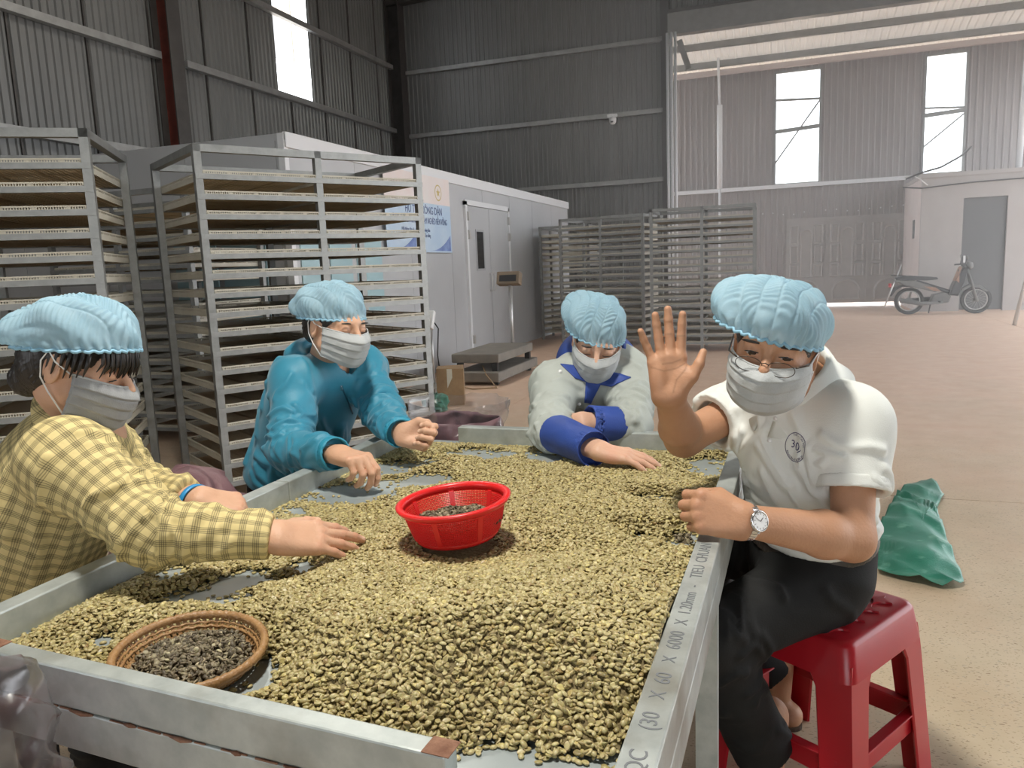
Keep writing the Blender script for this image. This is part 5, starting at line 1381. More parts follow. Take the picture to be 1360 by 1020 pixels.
        def txt(body, size, place, name):
            cu = bpy.data.curves.new('t', 'FONT'); cu.body = body; cu.size = size; cu.align_x = 'CENTER'; cu.align_y = 'CENTER'; cu.resolution_u = 2
            to = bpy.data.objects.new('t', cu); COL.objects.link(to); bpy.context.view_layer.update()
            me = bpy.data.meshes.new_from_object(to.evaluated_get(bpy.context.evaluated_depsgraph_get())); bpy.data.objects.remove(to); bpy.data.curves.remove(cu)
            vs = [place(p.co.x, p.co.y) for p in me.vertices]; fs = [tuple(p.vertices) for p in me.polygons]; bpy.data.meshes.remove(me); return decal(vs, fs, name)
        txt('3', .0235, lambda x, y: (x*1.0-.0066, y+.006), 'printed_number'); txt('0', .0250, lambda x, y: (x*.9+.0050, y*1.08+.001), 'printed_number')
        def arc(R1, R2, a0, sgn):
            def pl(x, y):
                a = a0-sgn*x/.026; rr = .84+sgn*y/.030; return (R1*rr*cos(a), R2*rr*sin(a))
            return pl
        txt('Thiết - Cao học', .0074, arc(RX, RY, radians(55), 1), 'printed_lettering')
        txt('Khoá 86-87 & 88-89', .0070, arc(RX, RY, radians(262), -1), 'printed_lettering')
        sw = [(.004+.011*t, -.0095+.006*t*t+.0012*sin(t*pi)) for t in np.linspace(0, 1, 10)]+[(.004+.011*t, -.0108+.0070*t*t) for t in np.linspace(1, 0, 10)]; decal(sw, [tuple(range(20))], 'printed_swoosh')
    for i, (x, y) in enumerate(((1030, 556), (1022, 585))):
        h = on_shirt(x, y)
        if h:
            cc, nn = h; nn = nn if nn @ (CAM-cc) > 0 else -nn; mb = MB(); fr_ = Frame(cc+nn*.001, nn, (0, 0, 1)); mb.lathe([(0, .002), (.0045, .0018), (.005, 0)], 14); b = mb.build('button', M['white'], None, True); attach(b, root); b.parent = o
            b.matrix_local = Matrix(((fr_.y[0], fr_.z[0], fr_.x[0], cc[0]), (fr_.y[1], fr_.z[1], fr_.x[1], cc[1]), (fr_.y[2], fr_.z[2], fr_.x[2], cc[2]), (0, 0, 0, 1)))
    po, pv, pf = make_pants(root, pel, hips, knees, ankles, T, M['pants'], .096, (.098, .074, .070), .0035, .10)
    def belt(P):
        q = T.loc(P); d = smin(ell(q, (0, 0, .06), (.160, .128, .14)), ell(P, pel+V3((0, 0, -.01)), (.145, .145, .12)), .05); return smax(d, np.abs(q[:, 2]-.082)-.018, .003)
    sdf_obj('belt', belt, [pel], .22, .005, M['belt'], root, 1)
    make_hair(F, root, -.03, .035)
    make_eyes(F, root, (.15, .10))
    make_mask(F, root, M['mask_light'], 1.0, .014)
    make_cap(F, root, (-.01, -.015, -.01), .130, .113, .074, (-.012, -.016, .062), radians(-3), radians(-7), .3, 1.0, -.40)
    # glasses low on the nose
    g = thing('glasses', 'x', 'x'); del g['label']; del g['category']; g.parent = root; g.location = -root.location
    g['label'] = 'thin dark metal spectacles worn low on the nose'
    for s in (-1, 1):
        pts = [F.w((.1185-.06*abs(.027*cos(t)*1.0)-.0, s*.030+.0245*cos(t), -.013+.0150*sin(t)*(1.0 if sin(t) < 0 else .85))) for t in np.linspace(0, 2*pi, 28, endpoint=False)]
        mb = MB(); mb.tube(pts, .0008, 6, True); mb.build('lens_rim', M['frame'], g, True)
        mb = MB(); mb.add(pts, [tuple(range(28))]); mb.build('lens', M['pane'], g)
        mb = MB(); mb.tube([F.w((.112, s*.0545, -.006)), F.w((.09, s*.074, -.002)), F.w((.0, s*.083, .012)), F.w((-.022, s*.082, .008)), F.w((-.034, s*.080, -.014))], .0017, 6); mb.build('temple_arm', M['frame'], g, True)
    mb = MB(); mb.tube([F.w((.118, -.006, -.009)), F.w((.121, 0, -.006)), F.w((.118, .006, -.009))], .0011, 6); mb.build('bridge', M['frame'], g, True)
    # wrist watch on the rail hand
    ax = unit(wrL-elL); wc = wrL-ax*.006; zf = unit(fL.z-ax*(fL.z @ ax)); yf = np.cross(zf, ax)
    w = empty('wrist_watch'); w.parent = root; w.location = -root.location; w['label'] = 'steel wrist watch with white dial on a link bracelet'
    ring = [wc+yf*.0335*cos(t)+zf*.0245*sin(t) for t in np.linspace(0, 2*pi, 30, endpoint=False)]
    for i, p in enumerate(ring):
        nx = ring[(i+1) % 30]; mb = MB(); mb.bar(p, p+(nx-p)*.86, .015, .0032, up=(p-wc)); mb.build('bracelet_link', M['steel'], w)
    cz = wc+zf*.0255; Wm = Matrix(((ax[0], -yf[0], zf[0], cz[0]), (ax[1], -yf[1], zf[1], cz[1]), (ax[2], -yf[2], zf[2], cz[2]), (0, 0, 0, 1)))
    def wp(name, mb, m, parent=w):
        q = mb.build(name, m, parent, True); q.matrix_local = Wm; return q
    wp('watch_case', MB().lathe([(0, 0), (.019, 0), (.0205, .003), (.0205, .006), (.0185, .0085), (.0165, .0078), (.0165, .0070), (0, .0070)], 36), M['steel'])
    wp('dial', MB().lathe([(0, .0074), (.0163, .0074)], 30), M['dial'])
    mk = MB()
    for k in range(12): mk.box((.0135*cos(k*pi/6), .0135*sin(k*pi/6), .0077), (.0028, .0008, .0004), rotz(k*pi/6))
    wp('hour_marks', mk, M['frame']).data.polygons.foreach_set('use_smooth', [False]*72)
    for a_, L_, wd in ((2.2, .009, .0011), (.4, .012, .0008)): wp('hand', MB().box((L_/2*cos(a_), L_/2*sin(a_), .0080), (L_, wd, .0004), rotz(a_)), M['frame'])
    wp('crown', MB().tube([(.0, -.0205, .004), (.0, -.0235, .004)], .0022, 8), M['steel'])
    for a, d in zip(ankles, ((-.55, .2), (-.5, -.15))): make_sandal(root, a, d, M['sandal'])
    return root

def long_sleeves(root, T, arms, m, name, r=(.066, .056, .046), g=.012, fold=.004, nfold=.004, hem=-.06, h=.0055, ends=(.94, .94), neckcut=.054, seed=0.0, wide=1.0, extra=None):
    """jacket or shirt: torso and both sleeves as one cloth surface"""
    FO = Folds(int(seed*10)+3)
    for sh_, el_, wr_ in arms:
        FO.limb(sh_, el_, r[0], r[1], 12, .55, 1.0, 1.5, .05, .0085, .010).limb(el_, wr_, r[1], r[2], 14, .0, .45, 1.5, .05, .0085, .010).limb(sh_, el_, r[0], r[1], 12, .0, .55, 1.2, .10, .010, .008).limb(el_, wr_, r[1], r[2], 7, .4, .85, 1.3, .06, .008, .009)
    FO.torso(T, 10, .05, .40, -1.4, 1.4, .5, .22, .013, .012, .172*wide+g, .126+g).torso(T, 10, .0, .22, -1.6, 1.6, 1.0, .05, .012, .011, .172*wide+g, .126+g).torso(T, 12, .0, .40, 1.7, 4.6, .6, .12, .013, .011, .172*wide+g, .126+g)
    def fn(P):
        q = T.loc(P); d = T.sdf(P, g, .058, wide)
        for i, (sh, el, wr) in enumerate(arms): d = smin(d, sleeve_sdf(P, sh, el, wr, r[0], r[1], r[2], ends[i], fold, seed+2*i), .04)
        d = d-cloth_noise(P, nfold*.6, .7, seed+1)
        d = smax(d, hem-q[:, 2], .008)
        if extra: d = extra(P, q, d)
        return smax(d, -seg(P, T.neck+T.up*.01+T.f*.015, T.neck+T.up*.2+T.f*.05, neckcut, neckcut+.015), .008)
    pts = [T.pel+T.up*hem, T.neck]+[p for a in arms for p in a]
    o, v, f = sdf_obj(name, fn, pts, .17, h, m, root, 1); v = FO.apply(o, v, f); return o, v, f
def cuff(root, el, wr, m, t0, t1, r0, r1, name='cuff'):
    el, wr = V3(el), V3(wr); a = el+(wr-el)*t0; b = el+(wr-el)*t1; ax = unit(wr-el)
    def fn(P):
        d = seg(P, a-ax*.05, b+ax*.05, r0, r1); d = np.maximum(d, np.maximum(-(P-a) @ ax, (P-b) @ ax))
        return np.maximum(d, -np.maximum(seg(P, a-ax*.05, b+ax*.05, r0-.006, r1-.006), -(P-(b-ax*.03)) @ ax))-cloth_noise(P, .0015, 1.2)
    return sdf_obj(name, fn, [a, b], .09, .004, m, root, 1)[0]

def build_plaid():
    root = person((-1.60, 1.16, 0), 'woman in yellow plaid shirt reaching over the beans, blue wristband')
    pel = V3((-1.63, 1.17, .57)); neck = V3((-1.385, 1.20, 1.005))
    shR = at_d(88, 612, 1.47); shL = at_d(118, 592, 1.78)
    elR = at_d(200, 703, 1.41); wrR = at_z(366, 713, .800)
    elL = at_d(165, 645, 1.74); wrL = at_z(262, 664, .822)
    T = Torso(pel, neck, shR, shL)
    F = head_frame(at_d(160, 497, 1.55), CIMG(1, -.28, .06), CIMG(.28, 1, -.10))
    fR = Frame(wrR, at_z(455, 712, .772)-wrR, CIMG(.1, .75, -.65)); fR.y = np.cross(fR.z, fR.x); fR.R = np.stack([fR.x, fR.y, fR.z])
    fL = Frame(wrL, at_z(312, 672, .80)-wrL, CIMG(.15, 1, -.45)); fL.y = np.cross(fL.x, fL.z); fL.R = np.stack([fL.x, fL.y, fL.z])
    hips = [pel+V3((.02, -.09, -.03)), pel+V3((.02, .09, -.03))]; knees = [V3((-1.26, 1.05, .50)), V3((-1.28, 1.34, .50))]; ankles = [V3((-1.20, 1.02, .10)), V3((-1.24, 1.36, .10))]
    fl2 = dict(POSE['flat']); fl2['i'] = ((14, 14, 8), 4)
    make_body(root, M['skin_b'], (lambda P: head_sdf(P, F, neck, 0), [F.o, neck], .17),
        [(lambda P: arm_sdf(P, elR, wrR, fR, fl2), [wrR, elR, fR.w((.19, .07, 0)), fR.w((.19, -.06, -.03))]), (lambda P: arm_sdf(P, elL, wrL, fL, POSE['pinch']), [wrL, elL, fL.w((.16, .06, 0)), fL.w((.13, -.05, -.09))])],
        rest_fn(T, pel, hips, knees, ankles, neck), [foot_parts(a, (1, 0)) for a in ankles], F, 1.0, [(fR, fl2, 1), (fL, POSE['pinch'], 1)])
    o, v, f = long_sleeves(root, T, [(shR, elR, wrR), (shL, elL, wrL)], M['plaid'], 'plaid_shirt', (.080, .060, .043), .018, .0040, .0030, -.12, .005, (.97, .86), .056, .5, 1.05)
    garment_uv(o.data, v, T, [(shR, elR, .070), (elR, wrR, .056), (shL, elL, .070), (elL, wrL, .056)])
    c = make_collar(root, neck, T.up+T.f*.45, T.f, M['plaid'], .060, .094, .026, .045, 25, .004, .03)
    cv = np.array([p.co for p in c.data.vertices]); q = T.loc(cv); set_attr(c.data, 'guv', np.stack([np.arctan2(q[:, 0], q[:, 1])*.08, q[:, 2]*1.0, q[:, 0]*0], -1))
    make_pants(root, pel, hips, knees, ankles, T, M['pants'], .03, (.088, .066, .06))
    make_hair(F, root, -.075, .052, ((-.085, 0, -.055), (.038, .035, .036)))
    # fringe over the forehead
    hr = empty('fringe'); hr.parent = root; hr.location = -root.location
    for k in range(34):
        y = -.062+.124*k/33; j = random.uniform(-.004, .004); x0 = .088-6.5*y*y
        pts = [F.w((x0-.012, y*.9, .078)), F.w((x0+.012+j, y*.97, .055)), F.w((x0+.020+j, y*1.02+j, .028)), F.w((x0+.016+j*2, y*1.04+2*j, .004+random.uniform(-.006, .008)))]
        mb = MB(); mb.tube(pts, [.0046, .0044, .0034, .0008], 6); mb.build('hair_lock', M['hair'], hr, True)
    for s in (-1, 1):
        for k in range(7):
            x0 = .055-.012*k; mb = MB(); mb.tube([F.w((x0, s*.070, .05)), F.w((x0+.004, s*.079, .022)), F.w((x0+.0, s*.079, -.004-.004*k))], [.005, .0045, .001], 6); mb.build('hair_lock', M['hair'], hr, True)
    make_eyes(F, root, opened=False)
    make_mask(F, root, M['mask'], 1.0, .012)
    make_cap(F, root, (-.035, 0, -.03), .124, .104, .074, (-.012, 0, .064), radians(-13), 0, 1.7, 1.0, -.36)
    # rubber band bracelet
    ax = unit(wrL-elL); wc = wrL-ax*.012; y_ = unit(fL.y-ax*(fL.y @ ax)); z_ = np.cross(ax, y_)
    P = np.array([[wc+y_*(.0355)*cos(t)+z_*.0275*sin(t)+ax*s for s in (-.006, .006)] for t in np.linspace(0, 2*pi, 32, endpoint=False)])
    w = grid_obj('wristband', P, M['bandblue'], root, True, .003); w['label'] = 'bright blue rubber wristband'
    return root

def build_teal():
    root = person((-1.60, 2.19, 0), 'woman in teal zip jacket picking beans, standing rack behind her')
    pel = V3((-1.625, 2.20, .57)); neck = V3((-1.405, 2.145, 1.005))
    shR = at_d(392, 506, 2.36); shL = at_d(482, 488, 2.58)
    elR = at_d(384, 598, 2.245); wrR = at_z(449, 603, .806)
    elL = at_d(507, 545, 2.47); wrL = at_z(533, 577, .806)
    T = Torso(pel, neck, shR, shL)
    F = head_frame(at_d(471, 438, 2.30), CIMG(.84, -.22, -.60), CIMG(.10, 1, -.18))
    fR = Frame(wrR, at_z(506, 617, .795)-wrR, CIMG(.25, .9, -.35)); fR.y = np.cross(fR.z, fR.x); fR.R = np.stack([fR.x, fR.y, fR.z])
    fL = Frame(wrL, CIMG(1, -.10, -.15), CIMG(-.1, -.35, 1)); fL.y = np.cross(fL.x, fL.z); fL.R = np.stack([fL.x, fL.y, fL.z])
    hips = [pel+V3((.02, -.09, -.03)), pel+V3((.02, .09, -.03))]; knees = [V3((-1.27, 2.02, .50)), V3((-1.27, 2.32, .50))]; ankles = [V3((-1.24, 2.00, .10)), V3((-1.24, 2.34, .10))]
    make_body(root, M['skin_b'], (lambda P: head_sdf(P, F, neck, 0), [F.o, neck], .17),
        [(lambda P: arm_sdf(P, elR, wrR, fR, POSE['pinch']), [wrR, elR, fR.w((.16, .06, 0)), fR.w((.13, -.05, -.09))]), (lambda P: arm_sdf(P, elL, wrL, fL, POSE['fist']), [wrL, elL, fL.w((.14, .06, 0)), fL.w((.12, -.05, -.07))])],
        rest_fn(T, pel, hips, knees, ankles, neck), [foot_parts(a, (1, 0)) for a in ankles], F, 1.0, [(fR, POSE['pinch'], 1), (fL, POSE['fist'], 1)])
    def vneck(P, q, d):
        V = seg(P, T.neck+T.f*.07+T.up*.03, T.neck+T.f*.105-T.up*.105, .050, .006); return smax(d, -V, .006)
    o, v, f = long_sleeves(root, T, [(shR, elR, wrR), (shL, elL, wrL)], M['teal'], 'zip_jacket', (.072, .062, .048), .010, .0038, .0026, .02, .0055, (.88, .88), .064, 2.2, extra=vneck)
    for el, wr in ((elR, wrR), (elL, wrL)): cuff(root, el, wr, M['teal_cuff'], .70, .97, .0500, .0440)
    # hood lying on the shoulders and zip placket
    def hood(P):
        q = T.loc(P); n = T.L
        d = ell(q, (0, -.075, n*.96), (.105, .050, .055)); r = np.hypot(q[:, 0]/1.15, q[:, 1]-.01)
        ring = np.hypot(r-.082, (q[:, 2]-(n*1.0+.010-.85*np.clip(q[:, 1], 0, 1)))*.8)-.020
        d = smin(d, ring, .03); d = smax(d, -ell(q, (0, .01, n*1.03), (.066, .064, .10)), .01)
        return d-cloth_noise(P, .004, 1.1, 3)
    hd, _, _ = sdf_obj('hood', hood, [T.neck], .18, .005, M['teal'], root, 2); hd['label'] = 'teal hood lying on the shoulders'
    from mathutils.bvhtree import BVHTree
    bvh = BVHTree.FromPolygons([tuple(p) for p in v], [tuple(int(i) for i in q) for q in f])
    def onj(x, y):
        h = bvh.ray_cast(Vector(CAM), Vector(ray(x, y)).normalized()); return V3(h[0])+V3(h[1])*.002 if h[0] is not None else None
    zp = [onj(x, y) for x, y in ((453, 512), (457, 522), (463, 536), (468, 549), (472, 562), (474, 576), (474, 586))]; zp = [p for p in zp if p is not None]
    if len(zp) > 3:
        z_ = tube_obj('zip', zp, .0028, M['teal_dark'], root, 6)
        mb = MB(); mb.box(zp[0]+V3((0, 0, -.008)), (.006, .006, .016)); s = mb.build('zip_slider', M['steel'], None); s.parent = z_
    make_pants(root, pel, hips, knees, ankles, T, M['pants'], .06, (.09, .066, .06))
    make_hair(F, root, -.06, .03); make_eyes(F, root, opened=False)
    make_mask(F, root, M['mask_light'], 1.0, .004)
    make_cap(F, root, (-.036, 0, -.028), .118, .100, .076, (-.024, 0, .058), radians(-5), radians(2), 2.6, 1.0, -.40)
    return root

def build_grey():
    root = person((-.63, 2.75, 0), 'woman in grey work jacket with blue collar and cuffs, arms crossed on the far rail')
    pel = V3((-.64, 2.76, .57)); neck = V3((-.605, 2.60, .985))
    shR = at_d(738, 512, 2.62); shL = at_d(838, 506, 2.66)
    elR = at_d(731, 572, 2.40); wrR = at_z(793, 598, .775)
    elL = at_d(838, 566, 2.44); wrL = at_d(776, 560, 2.38)
    T = Torso(pel, neck, shR, shL)
    F = head_frame(at_d(793, 468, 2.505), CIMG(-.10, -.52, -.84), CIMG(.06, .84, -.52))
    fR = Frame(wrR, at_z(862, 611, .745)-wrR, CIMG(.0, 1, -.35)); fR.y = np.cross(fR.z, fR.x); fR.R = np.stack([fR.x, fR.y, fR.z])
    fL = Frame(wrL, CIMG(-1, -.30, .35), CIMG(0, .6, -1)); fL.y = np.cross(fL.x, fL.z); fL.R = np.stack([fL.x, fL.y, fL.z])
    hips = [pel+V3((-.09, -.02, -.03)), pel+V3((.09, -.02, -.03))]; knees = [V3((-.76, 2.42, .49)), V3((-.50, 2.42, .49))]; ankles = [V3((-.78, 2.42, .10)), V3((-.48, 2.44, .10))]
    make_body(root, M['skin_c'], (lambda P: head_sdf(P, F, neck, 0), [F.o, neck], .17),
        [(lambda P: arm_sdf(P, elR, wrR, fR, POSE['flat']), [wrR, elR, fR.w((.2, .07, 0)), fR.w((.19, -.06, -.03))]), (lambda P: arm_sdf(P, elL, wrL, fL, POSE['loose']), [wrL, elL, fL.w((.15, .06, 0)), fL.w((.13, -.05, -.08))])],
        rest_fn(T, pel, hips, knees, ankles, neck), [foot_parts(a, (0, -1)) for a in ankles], F, 1.0, [(fR, POSE['flat'], 1), (fL, POSE['loose'], 1)])
    o, v, f = long_sleeves(root, T, [(shR, elR, wrR), (shL, elL, wrL)], M['greywork'], 'work_jacket', (.080, .064, .052), .022, .0040, .0030, -.10, .0055, (.30, .30), .060, 4.1, 1.05)
    for el, wr, a, b in ((elR, wrR, .16, .95), (elL, wrL, .18, .92)): cuff(root, el, wr, M['bluework'], a, b, .0615, .0500, 'sleeve_cuff')
    c = make_collar(root, neck+T.f*.020-T.up*.005, T.up+T.f*.55, T.f, M['bluework'], .074, .140, .030, .055, 9, .005, .02); c['label'] = 'wide blue collar'
    from mathutils.bvhtree import BVHTree
    bvh = BVHTree.FromPolygons([tuple(p) for p in v], [tuple(int(i) for i in q) for q in f])
    def onj(x, y, off=.002):
        h = bvh.ray_cast(Vector(CAM), Vector(ray(x, y)).normalized()); return V3(h[0])+V3(h[1])*off if h[0] is not None else None
    def patch(name, poly, m, n=10):
        # quad patch in the picture laid on the jacket
        (a, b, c_, d) = [np.array(p, float) for p in poly]; P = []; 
        for i in range(n):
            row = []
            for j in range(n):
                s, t = i/(n-1), j/(n-1); xy = (a*(1-s)+b*s)*(1-t)+(d*(1-s)+c_*s)*t; p = onj(*xy, .003); row.append(p)
            P.append(row)
        if any(p is None for r in P for p in r): return None
        g = grid_obj(name, np.array(P), m, root, False, .003); g.parent = o; g.location = (0, 0, 0); return g
    patch('blue_placket', ((778, 506), (800, 506), (784, 536), (776, 534)), M['bluework'])
    patch('collar_lapel', ((744, 484), (762, 486), (783, 509), (764, 503)), M['bluework']); patch('collar_lapel', ((806, 492), (838, 502), (812, 514), (797, 511)), M['bluework'])
    patch('pocket_flap', ((795, 541), (824, 543), (824, 549), (795, 547)), M['greywork'])
    for x, y in ((769, 536), (744, 494)):
        p = onj(x, y)
        if p is not None:
            mb = MB(); mb.lathe([(0, .004), (.006, .003), (.0065, 0)], 14); b = mb.build('button', M['white'], None, True); b.parent = o; fr_ = Frame(p, CAM-p, (0, 0, 1))
            b.matrix_local = Matrix(((fr_.y[0], fr_.z[0], fr_.x[0], p[0]), (fr_.y[1], fr_.z[1], fr_.x[1], p[1]), (fr_.y[2], fr_.z[2], fr_.x[2], p[2]), (0, 0, 0, 1)))
    make_pants(root, pel, hips, knees, ankles, T, M['pants'], .03, (.088, .066, .06))
    make_hair(F, root, -.05, .03); make_eyes(F, root, opened=False)
    make_mask(F, root, M['mask_light'], 1.0, .006)
    make_cap(F, root, (-.03, -.03, -.01), .124, .106, .086, (-.026, -.004, .056), radians(-6), radians(-8), 4.4, 1.0, -.38)
    return root
build_man(); build_plaid(); build_teal(); build_grey()

# ================================================================== plastic stools
M['stool'] = mat('red_plastic_stool', (.36, .008, .016), .30, var=(.42, .012, .02), vscale=3)
def make_stool(loc, rz, label, group='red plastic stools', ms='stool'):
    t = thing('stool', label, 'stool', loc, rz, group); S, Hs, B_ = .158, .46, .195
    # seat with raised four-petal relief
    mb = MB(); ring = []
    def rsq(h, r, z, n=6):
        pts = []
        for cx, cy, a0 in ((1, 1, 0), (-1, 1, pi/2), (-1, -1, pi), (1, -1, 3*pi/2)):
            for k in range(n): a = a0+pi/2*k/(n-1); pts.append((cx*(h-r)+r*cos(a), cy*(h-r)+r*sin(a), z))
        return pts
    rows = [rsq(S+.016, .03, Hs-.085), rsq(S+.004, .03, Hs-.012), rsq(S-.002, .03, Hs-.002), rsq(S-.012, .026, Hs)]
    vs = [p for r_ in rows for p in r_]; n = len(rows[0]); fs = []
    for i in range(3):
        for k in range(n): fs.append((i*n+k, i*n+(k+1) % n, (i+1)*n+(k+1) % n, (i+1)*n+k))
    fs.append(tuple(3*n+k for k in range(n))); mb.add(vs, fs); mb.build('seat', M[ms], t, True)
    c = .066
    for i in range(-2, 2):
        for j in range(-2, 2):
            cx, cy = (i+.5)*c, (j+.5)*c; q = []
            for k in range(24):
                a = 2*pi*k/24; rr = c*.5*.93*(abs(cos(a))**.62+abs(sin(a))**.62)**(-1/.62)*1.0 if True else 0
                q.append((cx+rr*cos(a), cy+rr*sin(a), Hs+.0045))
            q2 = [(p[0]+(p[0]-cx)*.06, p[1]+(p[1]-cy)*.06, Hs-.0005) for p in q]; mb = MB(); mb.add(q+q2, [tuple(range(24))]+[(24+k, 24+(k+1) % 24, (k+1) % 24, k) for k in range(24)]); mb.build('seat_stud', M[ms], t)
    for sx, sy in ((1, 1), (-1, 1), (-1, -1), (1, -1)):
        # angle-section leg, splayed, flared at the foot
        mb = MB(); prof0 = [(-.008, -.002), (-.080, 0), (-.084, -.004), (-.080, -.010), (-.024, -.012), (-.012, -.024), (-.010, -.080), (-.004, -.084), (0, -.080)]
        rows = []
        for z, wsc in ((Hs-.05, 1.45), (Hs-.085, 1.15), (Hs-.115, .98), (.2, .92), (0.0, .88)):
            o_ = S+.006+(B_-S)*(1-z/Hs); rows.append([(sx*(o_+p[0]*wsc), sy*(o_+p[1]*wsc), z) for p in prof0])
        n = 9; vs = [p for r_ in rows for p in r_]; fs = [tuple(range(n)), tuple((len(rows)-1)*n+k for k in range(n))[::-1]]
        for i in range(len(rows)-1):
            for k in range(n): fs.append((i*n+k, (i+1)*n+k, (i+1)*n+(k+1) % n, i*n+(k+1) % n))
        if sx*sy < 0: fs = [f_[::-1] for f_ in fs]
        mb.add(vs, fs); mb.build('leg', M[ms], t)
    zr = .17; o_ = S+(B_-S)*(1-zr/Hs)
    for a in range(4):
        R = rotz(a*pi/2); mb = MB(); mb.box(tuple(R @ Vector((0, o_-.012, zr))), (2*o_-.06, .012, .05), R); mb.build('rung', M[ms], t, bevel=.003)
        mb = MB(); mb.box(tuple(R @ Vector((0, o_-.012, zr+.026))), (2*o_-.06, .026, .005), R); mb.build('rung_lip', M[ms], t, bevel=.002)
    return t
st0 = make_stool((.088, 1.880, 0), math.atan2(.277, .17), 'glossy red plastic stool under the waving man')
M['stool_dark'] = mat('dark_plastic_stool', (.02, .02, .022), .4)
make_stool((-1.64, 1.16, 0), .1, 'dark plastic stool under the woman in plaid', 'plastic stools', 'stool_dark')
for loc, rz, lab in (((-1.62, 2.2, 0), .0, 'red plastic stool under the woman in teal'), ((-.64, 2.77, 0), .05, 'red plastic stool under the woman in grey')):
    s = copy_tree(st0); s.location = loc; s.rotation_euler = (0, 0, rz); s['label'] = lab
# ================================================================== sacks and bags
M['sack_purple'] = mat('purple_woven_plastic', (.20, .105, .12), .42, var=(.27, .15, .165), vscale=7, bump=.25, bscale=260)
M['sack_pink'] = mat('pink_woven_plastic', (.34, .17, .17), .45, var=(.42, .23, .22), vscale=7, bump=.25, bscale=260)
M['sack_green'] = mat('green_woven_plastic', (.03, .19, .13), .35, var=(.05, .25, .175), vscale=9, bump=.25, bscale=260, color3=(.16, .38, .29), c3scale=14, c3lo=.58, c3hi=.72)
M['clear'] = bpy.data.materials.new('clear_plastic_film'); M['clear'].use_nodes = True
_n = M['clear'].node_tree.nodes; _l = M['clear'].node_tree.links
_t = _n.new('ShaderNodeBsdfTransparent'); _t.inputs[0].default_value = (.90, .90, .92, 1); _g = _n.new('ShaderNodeBsdfGlossy'); _g.inputs['Roughness'].default_value = .25; _df = _n.new('ShaderNodeBsdfTranslucent'); _df.inputs[0].default_value = (.6, .6, .62, 1)
_lw = _n.new('ShaderNodeLayerWeight'); _lw.inputs[0].default_value = .22
_m1 = _n.new('ShaderNodeMixShader'); _m2 = _n.new('ShaderNodeMixShader'); _m2.inputs[0].default_value = .12
_l.new(_lw.outputs['Facing'], _m1.inputs[0]); _l.new(_t.outputs[0], _m1.inputs[1]); _l.new(_g.outputs[0], _m1.inputs[2]); _l.new(_m1.outputs[0], _m2.inputs[1]); _l.new(_df.outputs[0], _m2.inputs[2]); _l.new(_m2.outputs[0], _n['Material Output'].inputs[0])
def crumple(P, A, k, seed):
    x, y, z = P[..., 0]*k, P[..., 1]*k, P[..., 2]*k
    w = 1.6*np.sin(7*x+6*y+seed)+1.6*np.sin(8*z-5*x+2*seed)+np.sin(17*x-13*z+11*y)
    return A*((1-2*np.abs(np.sin(.5*(19*x+14*z+2*w+seed))))+.7*(1-2*np.abs(np.sin(.5*(21*y-15*z+2.2*w+2*seed))))+.5*(1-2*np.abs(np.sin(.5*(35*x+28*y+20*z+1.5*w)))))
def sack_grid(c, rx, ry, h, seed, top=.5, A=.012, nu=72, nv=48, lean=(0, 0), bottom=.9, z0=0.0, open_top=False):
    th = np.linspace(0, 2*pi, nu, endpoint=False)[:, None]; v = np.linspace(0, 1, nv)[None]
    prof = np.interp(v, [0, .03, .12, .5, .82, .95, 1], [0, bottom*.85, bottom, 1.0, .92, (1+top)/2, top])
    x = rx*prof*np.cos(th); y = ry*prof*np.sin(th); z = h*v*np.ones_like(th)
    P = np.stack([x+lean[0]*v**2, y+lean[1]*v**2, z], -1)
    d = crumple(P+np.array([c[0], c[1], 0]), A*.6, 1.2*(.25/max(rx, .12)), seed)*np.clip(v*8, 0, 1)
    P[..., 0] += d*np.cos(th); P[..., 1] += d*np.sin(th); P[..., 2] += .5*d*v+z0
    return P
def sack(name, c, rx, ry, h, seed, m, label, cat='sack', **kw):
    P = sack_grid(c, rx, ry, h, seed, **kw); o = grid_mesh(name, P, M[m], None, True, True, .002); o.location = (c[0], c[1], 0)
    return tag(o, label, cat)
sk = sack('woven_sack', (-1.80, 1.80), .25, .17, .70, 1.3, 'sack_purple', 'crumpled purple woven sack standing between the plaid and teal women', top=.06, A=.022, lean=(.02, .10))
sk2 = sack('woven_sack', (-1.165, 2.66), .19, .16, .72, 2.9, 'sack_purple', 'purple sack lined with clear film behind the open far table corner', top=.8, A=.012)
P = sack_grid((-1.165, 2.66), .20, .165, .34, 4.0, top=1.0, A=.016, bottom=1.0, z0=.45); P = P[:, 3:]
fl = grid_mesh('plastic_liner', P, M['clear'], sk2, True, True); fl.location = (0, 0, 0); fl['label'] = 'clear plastic film liner'
sk3 = sack('hanging_sack', (-.020, 2.42), .075, .10, .30, 5.0, 'sack_purple', 'dark purple sack hung on the outside of the table rail by the man', top=.7, A=.010, bottom=.55, z0=.46)
